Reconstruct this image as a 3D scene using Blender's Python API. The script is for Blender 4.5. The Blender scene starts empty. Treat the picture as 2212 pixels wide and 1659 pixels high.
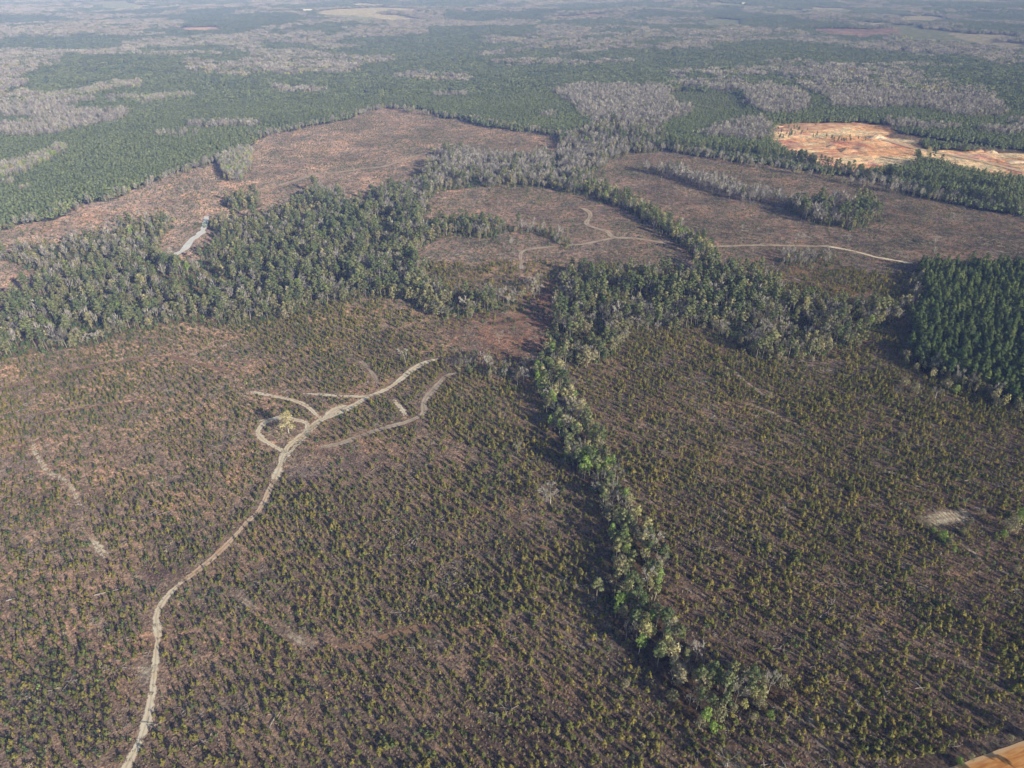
import bpy, math, random
import numpy as np
from mathutils import Vector, Matrix
R = np.random.RandomState(7)
rnd = random.Random(11)
sc = bpy.context.scene
COL = sc.collection
PIT = math.radians(31.5); CP, SP = math.cos(PIT), math.sin(PIT)
CAMH = 240.0; F = 1474.7                    # focal length in the 2212 px wide reading frame
SUN_EL, SUN_AZ = math.radians(21.5), math.atan2(-.68, .73)   # direction towards the sun, behind right

# ------------------------------------------------------------------ noise
def _h(ix, iy, s):
    n = (ix.astype(np.int64)*374761393 + iy.astype(np.int64)*668265263 + s*1442695041) & 0xffffffff
    n = ((n ^ (n >> 13))*1274126177) & 0xffffffff
    return ((n ^ (n >> 16)) & 0xffff)/65535.0
def vn(x, y, s=0):
    x0 = np.floor(x); y0 = np.floor(y); fx = x-x0; fy = y-y0
    fx = fx*fx*(3-2*fx); fy = fy*fy*(3-2*fy)
    a = _h(x0, y0, s); b = _h(x0+1, y0, s); c = _h(x0, y0+1, s); d = _h(x0+1, y0+1, s)
    return (a*(1-fx)+b*fx)*(1-fy) + (c*(1-fx)+d*fx)*fy
def fbm(x, y, s=0, o=3):
    r = 0; a = .5; t = 0
    for k in range(o):
        r = r + a*vn(x*2**k, y*2**k, s+k*17); t += a; a *= .5
    return r/t
def sstep(a, b, x):
    t = np.clip((x-a)/(b-a), 0, 1); return t*t*(3-2*t)

# ------------------------------------------------------------------ terrain
def hgt(x, y):
    x = np.asarray(x, float); y = np.asarray(y, float)
    d = np.hypot(x, y)
    a = sstep(600, 2600, d)
    z = 5.0*(vn(x/260+3, y/260+8, 5)-.5)*sstep(60, 400, d) + (14+24*a)*(vn(x/900+1.3, y/700+4.1, 9)-.5)*sstep(350, 1500, d)
    z = z + 30*a*(vn(x/2300, y/1700, 21)-.5)
    return z
def project(x, y, z=None):
    if z is None: z = hgt(x, y)
    dz = z - CAMH
    dep = y*CP - dz*SP
    up = y*SP + dz*CP
    dep = np.maximum(dep, 1e-3)
    return 1106 + F*x/dep, 829.5 - F*up/dep, dep
def unproj(u, v):
    xx = (u-1106)/F; yy = (829.5-v)/F
    d = np.array([xx, CP+yy*SP, -SP+yy*CP])
    t = 60.0; prev = t
    while t < 14000:
        if CAMH + d[2]*t < float(hgt(d[0]*t, d[1]*t)): break
        prev = t; t *= 1.01
    lo, hi = prev, t
    for _ in range(22):
        m = (lo+hi)/2
        if CAMH + d[2]*m < float(hgt(d[0]*m, d[1]*m)): hi = m
        else: lo = m
    return d[0]*hi, d[1]*hi

def pip(u, v, poly):
    res = np.zeros(u.shape, bool)
    p = np.array(poly, float)
    m = (u >= p[:, 0].min()) & (u <= p[:, 0].max()) & (v >= p[:, 1].min()) & (v <= p[:, 1].max())
    if not m.any(): return res
    uu = u[m]; vv = v[m]; ins = np.zeros(uu.shape, bool)
    for i in range(len(p)):
        x1, y1 = p[i-1]; x2, y2 = p[i]
        if y1 == y2: continue
        c = ((y1 > vv) != (y2 > vv)) & (uu < (x2-x1)*(vv-y1)/(y2-y1)+x1)
        ins ^= c
    res[m] = ins
    return res

# ------------------------------------------------------------------ land cover plan (surveyed from the photo, edges at tree bases)
FIELD, CLEAR, RED, PINE, MIXED, BARE, MINE, FARM, YOUNG, PALE, STRIP, FRINGE, P2, GAP = range(14)
mega = [(-900,620),(-300,545),(0,500),(67,480),(140,467),(173,443),(233,433),(300,410),(367,377),(433,357),(483,347),(520,330),(560,300),(633,283),(667,272),(737,257),(804,240),(837,233),(877,237),(951,250),(1014,270),(1071,277),(1154,288),(1217,297),(1230,322),(1320,328),(1424,325),(1475,333),(1575,347),(1675,360),(1758,370),(1842,383),(1908,400),(1975,417),(2042,437),(2108,450),(2212,467),(3000,600),(4500,900),(4500,9000),(-3500,9000),(-3500,900)]
Z = [
 (BARE, [(-80,160),(50,160),(65,200),(100,215),(150,238),(90,248),(0,252),(-80,250)]),
 (BARE, [(0,130),(120,125),(130,145),(60,155),(0,158),(-60,158)]),
 (PALE, [(5,375),(60,352),(140,322),(156,330),(100,358),(20,400)]),
 (PALE, [(265,220),(340,212),(405,208),(412,216),(340,224),(280,226)]),
 (PALE, [(95,218),(150,206),(250,188),(313,182),(313,190),(200,210),(100,226)]),
 (BARE, [(395,157),(430,148),(520,136),(740,132),(820,128),(832,138),(770,154),(760,162),(560,168),(480,164)]),
 (BARE, [(840,166),(900,166),(990,170),(997,183),(900,181),(850,176)]),
 (BARE, [(610,72),(660,70),(700,76),(690,86),(640,90),(620,84)]),
 (BARE, [(340,95),(430,82),(560,76),(560,84),(450,98),(350,108)]),
 (BARE, [(180,118),(270,116),(270,124),(190,126)]),
 (BARE, [(0,112),(60,108),(130,120),(120,132),(40,140),(-60,140)]),
 (BARE, [(40,62),(150,55),(230,58),(240,68),(120,84),(40,80)]),
 (BARE, [(-60,60),(20,62),(30,70),(-60,76)]),
 (BARE, [(1197,205),(1250,192),(1400,192),(1475,205),(1495,225),(1490,250),(1440,267),(1400,285),(1360,300),(1320,305),(1290,285),(1240,230)]),
 (BARE, [(1400,192),(1475,182),(1560,176),(1640,184),(1740,210),(1748,240),(1700,255),(1640,252),(1610,228),(1600,204),(1500,194)]),
 (YOUNG, [(1420,210),(1475,198),(1570,200),(1605,215),(1612,242),(1560,248),(1475,238)]),
 (BARE, [(1690,165),(1750,146),(1900,144),(2000,164),(2080,194),(2150,238),(2140,258),(2060,254),(1980,240),(1880,245),(1800,234),(1800,218),(1740,199)]),
 (BARE, [(1990,92),(2100,99),(2212,118),(2400,124),(2400,138),(2212,144),(2140,144),(2080,124),(2000,118)]),
 (BARE, [(1560,60),(1700,68),(1730,75),(1600,80),(1500,75)]),
 (BARE, [(1580,275),(1630,262),(1655,275),(1655,302),(1620,312),(1560,305),(1500,298),(1530,288)]),
 (BARE, [(1190,70),(1290,64),(1300,72),(1220,82)]),
 (BARE, [(1440,66),(1570,72),(1590,84),(1450,80)]),
 (BARE, [(1030,118),(1085,116),(1090,126),(1035,128)]),
 (BARE, [(770,62),(930,66),(930,78),(770,86)]),
 (MINE, [(1655,284),(1700,267),(1840,265),(1940,277),(1955,293),(2000,320),(2140,325),(2300,333),(2500,345),(2500,405),(2300,400),(2212,388),(2140,380),(2060,368),(2020,352),(1980,348),(1950,366),(1870,380),(1820,368),(1750,352),(1680,324)]),
 (CLEAR, [(1925,300),(1960,300),(2060,318),(2212,330),(2212,325),(2060,305),(1980,292),(1940,288)]),
 (FARM, [(1655,17),(1740,22),(1745,34),(1670,30)]),
 (FARM, [(195,10),(280,6),(330,15),(300,24),(220,22)]),
 (FARM, [(110,6),(280,1),(290,8),(150,14)]),
 (FARM, [(745,10),(790,6),(825,9),(812,15),(750,15)]),
 (FARM, [(1510,50),(1540,39),(1600,44),(1605,58),(1520,60)]),
 (FARM, [(1750,14),(1840,19),(1845,32),(1755,26)]),
 (FARM, [(1925,36),(1990,33),(2035,39),(2030,50),(1935,48)]),
 (FARM, [(1525,5),(1610,7),(1615,16),(1530,14)]),
 (CLEAR, [(1730,60),(1930,62),(1945,80),(1880,84),(1780,76)]),
 (CLEAR, [(1190,34),(1300,30),(1320,38),(1210,42)]),
 (CLEAR, [(380,60),(470,57),(480,68),(390,70)]),
]
Zf = [
 # big mixed wood on the left with the grey wood behind it
 (MIXED, [(-700,700),(-400,570),(0,545),(100,530),(200,512),(267,495),(383,485),(447,480),(507,468),(600,465),(650,450),(650,435),(665,415),(700,405),(737,415),(745,440),(781,445),(804,440),(844,412),(884,405),(907,390),(911,370),(927,352),(951,337),(991,330),(1014,338),(1104,345),(1171,340),(1217,325),(1230,300),(1300,270),(1424,280),(1424,326),(1371,332),(1311,345),(1304,365),(1275,375),(1260,385),(1300,410),(1271,427),(1237,418),(1171,410),(1121,405),(1054,405),(1004,410),(937,420),(905,450),(905,470),(917,478),(971,490),(1071,492),(1131,496),(1131,500),(1020,523),(987,513),(950,522),(890,545),(890,575),(905,590),(930,622),(1000,654),(1117,650),(1120,658),(1037,676),(990,693),(937,696),(871,646),(781,636),(737,650),(617,686),(533,700),(417,703),(333,710),(267,720),(200,743),(133,753),(67,766),(0,776),(-400,830),(-1000,1000)]),
 (CLEAR, [(-200,570),(50,565),(105,590),(100,622),(40,640),(-200,655)]),
 (CLEAR, [(-80,655),(20,665),(40,680),(0,690),(-80,700)]),
 (CLEAR, [(375,485),(420,478),(455,500),(470,545),(430,560),(372,560),(340,575),(345,530)]),
 (STRIP, [(1250,400),(1300,415),(1345,430),(1380,450),(1445,485),(1485,510),(1530,545),(1550,570),(1500,575),(1475,533),(1437,510),(1397,483),(1354,463),(1304,443),(1271,427)]),
 (MIXED, [(1210,640),(1204,686),(1180,736),(1180,780),(1190,815),(1237,797),(1270,793),(1304,780),(1330,753),(1354,713),(1404,716),(1475,710),(1542,715),(1575,742),(1618,766),(1682,783),(1735,783),(1802,766),(1842,746),(1878,720),(1932,690),(1930,665),(1882,655),(1828,668),(1752,660),(1695,650),(1675,612),(1608,588),(1525,583),(1475,600),(1300,600),(1235,590)]),
 (STRIP, [(1150,800),(1160,850),(1195,920),(1225,985),(1250,1040),(1295,1105),(1312,1160),(1305,1220),(1300,1290),(1320,1340),(1360,1400),(1400,1440),(1450,1500),(1475,1560),(1530,1590),(1560,1560),(1610,1530),(1650,1535),(1690,1500),(1690,1470),(1640,1455),(1585,1485),(1550,1465),(1505,1425),(1470,1385),(1440,1340),(1430,1290),(1432,1220),(1408,1170),(1362,1100),(1328,1040),(1288,965),(1250,890),(1232,845),(1225,805)]),
 (FRINGE, [(980,795),(1000,782),(1050,788),(1120,805),(1160,830),(1120,835),(1060,818),(1000,808)]),
 (FRINGE, [(1130,497),(1180,500),(1230,520),(1250,545),(1220,540),(1180,515),(1130,508)]),
 (MIXED, [(1690,446),(1700,437),(1740,440),(1800,445),(1885,447),(1908,462),(1890,490),(1850,503),(1790,490),(1740,470)]),
 (BARE, [(1371,368),(1430,370),(1475,378),(1540,395),(1640,425),(1700,437),(1700,447),(1640,440),(1560,428),(1475,395),(1420,382)]),
 (FRINGE, [(1680,555),(1720,550),(1800,560),(1800,574),(1740,580),(1690,572)]),
 (MIXED, [(495,440),(520,425),(555,430),(560,445),(520,455)]),
 (PALE, [(483,347),(520,330),(545,325),(535,370),(520,395),(505,390),(495,370)]),
 (P2, [(1965,575),(2212,585),(2700,600),(3600,760),(3600,1300),(2700,960),(2212,888),(2150,850),(2100,830),(2060,815),(2000,805),(1960,780),(1955,700),(1985,640)]),
 (GAP, [(1850,389),(1950,399),(2100,412),(2212,424),(2500,450),(2500,458),(2212,434),(2100,424),(1950,409),(1850,394)]),
]
DR = np.random.RandomState(99)
def zone(x, y, warp=True, dith=1.0):
    """land cover at ground points"""
    d = np.hypot(x, y)
    if warp:
        w = np.clip(d/70, 2.5, 60)
        x = x + dith*.6*np.clip(d/260, .8, 16)*DR.normal(0, 1, x.shape); y = y + dith*.5*np.clip(d/110, .8, 55)*DR.normal(0, 1, x.shape)
        x = x + w*.5*(vn(x/(w*.5), y/(w*.6), 33)-.5); y = y + w*.9*(vn(x/(w*.5), y/(w*.6), 35)-.5)
        x = x + w*(vn(x/(w*2.2), y/(w*2.2), 31)-.5)*1.6; y = y + w*(vn(x/(w*2.2), y/(w*2.2), 37)-.5)*1.6
    u, v, dep = project(x, y)
    z = np.full(x.shape, PINE)
    far = (v < 112) | (d > 2700)
    pat = fbm(x/430+9, y/560+2, 41, 3) + .22*(fbm(x/150, y/170, 43, 3)-.5)
    z[far & (pat > .53) & (pat < .68)] = BARE
    z[far & (pat > .60) & (vn(x/800+7, y/900, 47) > .72)] = FARM
    # scattered hollows of grey hardwoods in the pines
    mid = ~far & (v < 330) & (v > 100)
    p3 = fbm(x/260+4, y/120+6, 53, 3)
    z[mid & (p3 > .685)] = BARE
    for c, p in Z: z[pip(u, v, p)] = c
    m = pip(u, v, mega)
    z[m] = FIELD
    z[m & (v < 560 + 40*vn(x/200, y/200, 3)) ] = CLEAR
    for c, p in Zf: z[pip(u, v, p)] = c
    behind = (y < 30)
    z[behind] = FIELD
    return z, u, v

BLOBS = [ # u, v, ru, rv, rgb, strength  : patches of bare litter, rust-red fern and sand in the fields
 (1090,740,150,55,(.34,.205,.15),.7),(1170,690,60,70,(.27,.16,.12),.7),(1180,640,40,40,(.28,.16,.12),.7),(1000,700,60,25,(.34,.20,.15),.6),
 (200,470,230,24,(.42,.28,.19),.7),(430,425,90,18,(.40,.27,.19),.6),(60,515,90,20,(.44,.29,.19),.6),(520,405,50,18,(.42,.25,.16),.7),
 (30,600,60,20,(.44,.31,.25),.8),(1165,435,50,9,(.42,.34,.24),.8),(610,935,42,22,(.42,.36,.28),.8),(665,1010,55,22,(.25,.22,.22),.75),
 (320,1452,28,18,(.50,.46,.40),.8),(275,1258,36,22,(.36,.22,.14),.7),(190,1370,42,22,(.38,.24,.15),.8),(340,1265,35,16,(.22,.18,.19),.8),
 (340,1230,45,26,(.15,.09,.09),.8),(260,1310,60,14,(.22,.18,.19),.6),(620,850,60,20,(.38,.26,.19),.6),(740,830,50,22,(.34,.25,.2),.5),
 (60,1230,40,20,(.33,.2,.15),.4),(1740,520,50,7,(.42,.30,.22),.8),(1580,370,60,14,(.34,.24,.2),.5),(2130,1225,60,50,(.2,.15,.12),.5),
 (2048,1118,60,18,(.55,.48,.35),1),(2150,1590,90,22,(.30,.25,.20),.6),(870,990,160,26,(.28,.2,.16),.45),(740,1000,90,30,(.27,.21,.19),.5),
 (880,355,70,14,(.34,.26,.24),.5),(830,255,60,12,(.34,.24,.2),.4),(1195,330,40,12,(.4,.24,.16),.6),(1330,525,110,10,(.32,.24,.22),.6),
 (1290,535,50,12,(.3,.24,.25),.7),(1060,420,90,12,(.36,.25,.2),.5),(1420,300,60,10,(.4,.22,.15),.3),(1240,430,60,12,(.3,.2,.17),.4),
 (450,770,200,10,(.42,.31,.23),.5),(100,820,160,10,(.42,.31,.23),.5),(240,870,120,8,(.42,.31,.23),.5),(60,1000,70,60,(.30,.22,.19),.5),
 (1950,1440,160,50,(.10,.08,.07),.3),(1500,450,60,20,(.34,.22,.17),.4),(1850,640,60,20,(.30,.18,.13),.4),(780,1500,80,30,(.3,.21,.17),.3),
 (1330,1150,60,26,(.32,.23,.18),.6),(1100,1330,100,30,(.33,.27,.24),.5),(1180,1430,90,30,(.34,.28,.24),.5),(1400,880,60,20,(.3,.22,.2),.3),
]
def gcolor(x, y, z, u, v):
    n = x.shape[0]
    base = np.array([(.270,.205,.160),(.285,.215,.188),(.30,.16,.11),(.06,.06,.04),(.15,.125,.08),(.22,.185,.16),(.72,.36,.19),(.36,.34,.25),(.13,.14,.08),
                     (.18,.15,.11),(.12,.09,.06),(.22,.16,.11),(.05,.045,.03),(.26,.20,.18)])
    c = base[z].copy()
    a = fbm(x/45, y/45, 61, 3)[:, None]; b = fbm(x/16, y/16, 67, 2)[:, None]
    open_ = np.isin(z, (FIELD, CLEAR, RED, GAP))[:, None]
    k = np.clip((a-.5)*3.2, -1, 1)
    c = np.where(open_, c*(1+.22*k) + np.clip(k, 0, 1)*np.array([.025, .004, -.004]), c)
    c = np.where(open_, c*(1+.5*(b-.5)), c)
    fz = z == FARM
    q = vn(x/500+5, y/500, 71)[:, None]
    c = np.where(fz[:, None], np.where(q > .45, np.array([[.34,.33,.25]]), np.array([[.20,.23,.15]])), c)
    for (bu, bv, ru, rv, col, s) in BLOBS:
        r = np.hypot((u-bu)/ru, (v-bv)/rv)
        m = (1-sstep(.35, 1.15, r + 1.1*(b[:, 0]-.5)+.5*(a[:, 0]-.5)))*s*np.where(v < 560, .5, .85)
        col = np.array(col)*.88
        m = np.where(open_[:, 0], m, 0)[:, None]
        c = c*(1-m) + np.array(col)*m
    # sunlight tint across open ground, then the working floor of the pit: pale sand streaks over rusty clay
    c = np.where(open_, c*(1.22-.36*sstep(250, 1500, u))[:, None], c)  # open ground painted brighter at left, darker at right, imitating stronger sun on the left
    mz = (z == MINE)
    st = fbm(x/70+3, y/22, 73, 4); s2 = fbm(x/30, y/30, 79, 3)
    mc = np.array([(.84,.50,.29)])*(1-sstep(.42, .56, st))[:, None] + np.array([(.96,.73,.49)])*sstep(.42, .56, st)[:, None]
    mc = mc*(1-.28*sstep(.56, .7, s2))[:, None]
    mc[:, 1] *= 1-.2*sstep(.55, .7, s2); 
    c = np.where(mz[:, None], mc, c)
    return np.clip(c, 0.01, .9)

# ------------------------------------------------------------------ materials
def new_mat(name):
    m = bpy.data.materials.new(name); m.use_nodes = True
    nt = m.node_tree; nt.nodes.clear()
    return m, nt, nt.nodes, nt.links
def ramp(nd, cols):
    r = nd.new('ShaderNodeValToRGB'); e = r.color_ramp.elements
    while len(e) < len(cols): e.new(.5)
    for k, (p, c) in enumerate(cols):
        e[k].position = p; e[k].color = (*c, 1)
    return r
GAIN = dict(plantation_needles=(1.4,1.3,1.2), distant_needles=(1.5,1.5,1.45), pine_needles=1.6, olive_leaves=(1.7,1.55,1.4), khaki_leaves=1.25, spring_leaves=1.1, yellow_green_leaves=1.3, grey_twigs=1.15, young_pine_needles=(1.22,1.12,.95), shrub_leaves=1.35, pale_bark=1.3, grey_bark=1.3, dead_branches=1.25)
def leaf_mat(name, cols, transl=.25, dark=(0.55, 1.25), patch=60):
    m, nt, nd, ln = new_mat(name)
    oi = nd.new('ShaderNodeObjectInfo')
    k_ = GAIN.get(name, 1); cols = [(p, tuple(min(.85, c*g) for c, g in zip(col, k_ if isinstance(k_, tuple) else (k_,)*3))) for p, col in cols]
    r = ramp(nd, cols)
    nz = nd.new('ShaderNodeTexNoise'); nz.inputs['Scale'].default_value = 1/patch; nz.inputs['Detail'].default_value = 2
    ln.new(oi.outputs['Location'], nz.inputs['Vector'])
    mx = nd.new('ShaderNodeMath'); mx.operation = 'MULTIPLY_ADD'; mx.inputs[1].default_value = .7; mx.inputs[2].default_value = -.2
    ln.new(nz.outputs[0], mx.inputs[0])
    ad = nd.new('ShaderNodeMath'); ad.operation = 'MULTIPLY_ADD'; ad.inputs[1].default_value = .7
    ln.new(oi.outputs['Random'], ad.inputs[0]); ln.new(mx.outputs[0], ad.inputs[2])
    ln.new(ad.outputs[0], r.inputs[0])
    ge = nd.new('ShaderNodeNewGeometry')
    mr = nd.new('ShaderNodeMapRange'); mr.inputs[3].default_value = dark[0]; mr.inputs[4].default_value = dark[1]
    ln.new(ge.outputs['Random Per Island'], mr.inputs[0])
    mu = nd.new('ShaderNodeMix'); mu.data_type = 'RGBA'; mu.blend_type = 'MULTIPLY'; mu.inputs[0].default_value = 1
    ln.new(r.outputs[0], mu.inputs[6]); ln.new(mr.outputs[0], mu.inputs[7])
    df = nd.new('ShaderNodeBsdfDiffuse'); ln.new(mu.outputs[2], df.inputs[0])
    tr = nd.new('ShaderNodeBsdfTranslucent'); ln.new(mu.outputs[2], tr.inputs[0])
    ms = nd.new('ShaderNodeMixShader'); ms.inputs[0].default_value = transl
    ln.new(df.outputs[0], ms.inputs[1]); ln.new(tr.outputs[0], ms.inputs[2])
    out = nd.new('ShaderNodeOutputMaterial'); ln.new(ms.outputs[0], out.inputs[0])
    return m
def plain_mat(name, col, col2=None, scale=1.0, rough=.9):
    m, nt, nd, ln = new_mat(name)
    b = nd.new('ShaderNodeBsdfPrincipled'); b.inputs['Roughness'].default_value = rough; b.inputs['Specular IOR Level'].default_value = .15
    tc = nd.new('ShaderNodeTexCoord'); nz = nd.new('ShaderNodeTexNoise'); nz.inputs['Scale'].default_value = scale; nz.inputs['Detail'].default_value = 4
    ln.new(tc.outputs['Object'], nz.inputs['Vector'])
    c2 = col2 or tuple(x*.6 for x in col)
    r = ramp(nd, [(.35, c2), (.65, col)]); ln.new(nz.outputs[0], r.inputs[0]); ln.new(r.outputs[0], b.inputs['Base Color'])
    out = nd.new('ShaderNodeOutputMaterial'); ln.new(b.outputs[0], out.inputs[0])
    return m
M = {}
M['sapling'] = leaf_mat('young_pine_needles', [(0, (.11,.145,.055)), (.35, (.17,.195,.07)), (.7, (.25,.245,.085)), (1, (.34,.30,.11))], .22, (.65, 1.3), 35)
M['sap_blue'] = leaf_mat('shrub_leaves', [(0, (.06,.10,.045)), (.5, (.11,.16,.065)), (1, (.18,.22,.09))], .2, (.6, 1.3), 30)
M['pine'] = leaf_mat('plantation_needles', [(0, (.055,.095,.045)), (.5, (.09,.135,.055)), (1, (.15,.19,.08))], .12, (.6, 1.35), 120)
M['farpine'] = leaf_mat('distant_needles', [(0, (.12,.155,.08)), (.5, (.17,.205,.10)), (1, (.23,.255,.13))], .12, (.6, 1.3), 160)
M['tallpine'] = leaf_mat('pine_needles', [(0, (.085,.115,.055)), (.5, (.135,.16,.075)), (1, (.21,.22,.11))], .15, (.6, 1.3), 40)
M['leaf'] = leaf_mat('olive_leaves', [(0, (.09,.12,.06)), (.4, (.17,.19,.10)), (.7, (.25,.26,.15)), (1, (.34,.33,.22))], .2, (.55, 1.35), 45)
M['khaki'] = leaf_mat('khaki_leaves', [(0, (.22,.225,.125)), (.5, (.29,.275,.165)), (1, (.37,.32,.22))], .2, (.6, 1.3), 40)
M['bright'] = leaf_mat('spring_leaves', [(0, (.26,.38,.10)), (.5, (.32,.44,.12)), (1, (.38,.47,.16))], .3, (.7, 1.3), 40)
M['yellow'] = leaf_mat('yellow_green_leaves', [(0, (.42,.42,.17)), (.5, (.46,.43,.21)), (1, (.48,.42,.27))], .3, (.7, 1.3), 40)
M['redbud'] = leaf_mat('red_buds', [(0, (.35,.08,.06)), (1, (.42,.14,.10))], .3)
M['twig'] = leaf_mat('grey_twigs', [(0, (.27,.25,.24)), (.5, (.38,.355,.335)), (1, (.50,.47,.42))], .05, (.6, 1.25), 70)
M['bark'] = leaf_mat('grey_bark', [(0, (.18,.15,.13)), (1, (.33,.29,.25))], 0, (.8, 1.1))
M['pale_bark'] = leaf_mat('pale_bark', [(0, (.42,.38,.33)), (1, (.58,.54,.47))], 0, (.85, 1.1))
M['brush'] = leaf_mat('dry_brush', [(0, (.17,.12,.09)), (.4, (.26,.185,.14)), (.75, (.34,.25,.18)), (1, (.42,.34,.26))], .1, (.55, 1.35), 22)
M['slash'] = leaf_mat('dead_branches', [(0, (.30,.26,.23)), (1, (.50,.45,.38))], 0, (.7, 1.2))

def ground_mat():
    m, nt, nd, ln = new_mat('ground_surface')
    at = nd.new('ShaderNodeAttribute'); at.attribute_name = 'gcol'
    ge = nd.new('ShaderNodeNewGeometry')
    def noise(scale, detail=4, rough=.6, vec=None):
        n = nd.new('ShaderNodeTexNoise'); n.inputs['Scale'].default_value = scale; n.inputs['Detail'].default_value = detail; n.inputs['Roughness'].default_value = rough
        ln.new(vec or ge.outputs['Position'], n.inputs['Vector']); return n
    n1 = noise(.9, 5, .7); n2 = noise(.16, 4, .65); n3 = noise(.035, 4, .6)
    # brush and litter: light and dark flecks
    r1 = ramp(nd, [(.32, (.30,.28,.30)), (.46, (.72,.70,.71)), (.58, (1.12,1.08,1.04)), (.70, (2.0,1.85,1.7))]); ln.new(n1.outputs[0], r1.inputs[0])
    r2 = ramp(nd, [(.34, (.52,.53,.56)), (.5, (1,1,1)), (.66, (1.45,1.36,1.30))]); ln.new(n2.outputs[0], r2.inputs[0])
    r3 = ramp(nd, [(.36, (.72,.78,.82)), (.5, (1,1,1)), (.62, (1.28,1.17,1.10))]); ln.new(n3.outputs[0], r3.inputs[0])
    cur = at.outputs['Color']
    for r in (r1, r2, r3):
        mu = nd.new('ShaderNodeMix'); mu.data_type = 'RGBA'; mu.blend_type = 'MULTIPLY'; mu.inputs[0].default_value = 1; mu.clamp_result = False
        ln.new(cur, mu.inputs[6]); ln.new(r.outputs[0], mu.inputs[7]); cur = mu.outputs[2]
    # windrow streaks of pale sand that lie along the planting rows
    mp = nd.new('ShaderNodeMapping'); mp.vector_type = 'TEXTURE'; mp.inputs['Rotation'].default_value = (0, 0, math.radians(137)); mp.inputs['Scale'].default_value = (3.2, 1.2, 1)
    ln.new(ge.outputs['Position'], mp.inputs[0])
    n4 = noise(.55, 4, .65, mp.outputs[0])
    n5 = noise(.03, 2, .5)
    mm = nd.new('ShaderNodeMath'); mm.operation = 'MULTIPLY_ADD'; mm.inputs[1].default_value = .55; ln.new(n5.outputs[0], mm.inputs[0]); ln.new(n4.outputs[0], mm.inputs[2])
    r4 = ramp(nd, [(.88, (0,0,0)), (1, (.75,.75,.75))]); ln.new(mm.outputs[0], r4.inputs[0])
    at2 = nd.new('ShaderNodeAttribute'); at2.attribute_name = 'sandy'
    m3 = nd.new('ShaderNodeMath'); m3.operation = 'MULTIPLY'; ln.new(r4.outputs[0], m3.inputs[0]); ln.new(at2.outputs['Fac'], m3.inputs[1])
    mx = nd.new('ShaderNodeMix'); mx.data_type = 'RGBA'; ln.new(m3.outputs[0], mx.inputs[0]); ln.new(cur, mx.inputs[6]); mx.inputs[7].default_value = (.50,.43,.38,1)
    b = nd.new('ShaderNodeBsdfDiffuse'); b.inputs['Roughness'].default_value = 1; ln.new(mx.outputs[2], b.inputs['Color'])
    bp = nd.new('ShaderNodeBump'); bp.inputs['Strength'].default_value = .9; bp.inputs['Distance'].default_value = .9
    ln.new(n1.outputs[0], bp.inputs['Height']); ln.new(bp.outputs[0], b.inputs['Normal'])
    out = nd.new('ShaderNodeOutputMaterial'); ln.new(b.outputs[0], out.inputs[0])
    return m
def track_mat(name, c1, c2, rut=.35):
    m, nt, nd, ln = new_mat(name)
    ge = nd.new('ShaderNodeNewGeometry'); at = nd.new('ShaderNodeAttribute'); at.attribute_name = 'edge'
    n = nd.new('ShaderNodeTexNoise'); n.inputs['Scale'].default_value = .6; n.inputs['Detail'].default_value = 5; n.inputs['Roughness'].default_value = .7; ln.new(ge.outputs['Position'], n.inputs['Vector'])
    n2 = nd.new('ShaderNodeTexNoise'); n2.inputs['Scale'].default_value = .12; n2.inputs['Detail'].default_value = 3; ln.new(ge.outputs['Position'], n2.inputs['Vector'])
    r = ramp(nd, [(.35, c2), (.62, c1)]); ln.new(n2.outputs[0], r.inputs[0])
    a2 = nd.new('ShaderNodeAttribute'); a2.attribute_name = 'rut'
    k = nd.new('ShaderNodeMath'); k.operation = 'MULTIPLY'; ln.new(a2.outputs['Fac'], k.inputs[0]); ln.new(n.outputs[0], k.inputs[1])
    k2 = nd.new('ShaderNodeMath'); k2.operation = 'MULTIPLY'; ln.new(k.outputs[0], k2.inputs[0]); k2.inputs[1].default_value = rut*2
    mx = nd.new('ShaderNodeMix'); mx.data_type = 'RGBA'; ln.new(k2.outputs[0], mx.inputs[0]); ln.new(r.outputs[0], mx.inputs[6]); mx.inputs[7].default_value = (.20,.15,.11,1)
    b = nd.new('ShaderNodeBsdfDiffuse'); ln.new(mx.outputs[2], b.inputs[0])
    bp = nd.new('ShaderNodeBump'); bp.inputs['Strength'].default_value = .15; bp.inputs['Distance'].default_value = .5; ln.new(n.outputs[0], bp.inputs['Height']); ln.new(bp.outputs[0], b.inputs['Normal'])
    s = nd.new('ShaderNodeMath'); s.operation = 'MULTIPLY_ADD'; ln.new(n.outputs[0], s.inputs[0]); s.inputs[1].default_value = 2.3; s.inputs[2].default_value = -1.15
    s2 = nd.new('ShaderNodeMath'); s2.operation = 'ADD'; ln.new(s.outputs[0], s2.inputs[0]); ln.new(at.outputs['Fac'], s2.inputs[1])
    r2 = ramp(nd, [(.38, (0,0,0)), (.62, (1,1,1))]); ln.new(s2.outputs[0], r2.inputs[0])
    tr = nd.new('ShaderNodeBsdfTransparent'); ms = nd.new('ShaderNodeMixShader'); ln.new(r2.outputs[0], ms.inputs[0]); ln.new(tr.outputs[0], ms.inputs[1]); ln.new(b.outputs[0], ms.inputs[2])
    out = nd.new('ShaderNodeOutputMaterial'); ln.new(ms.outputs[0], out.inputs[0])
    return m

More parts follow.
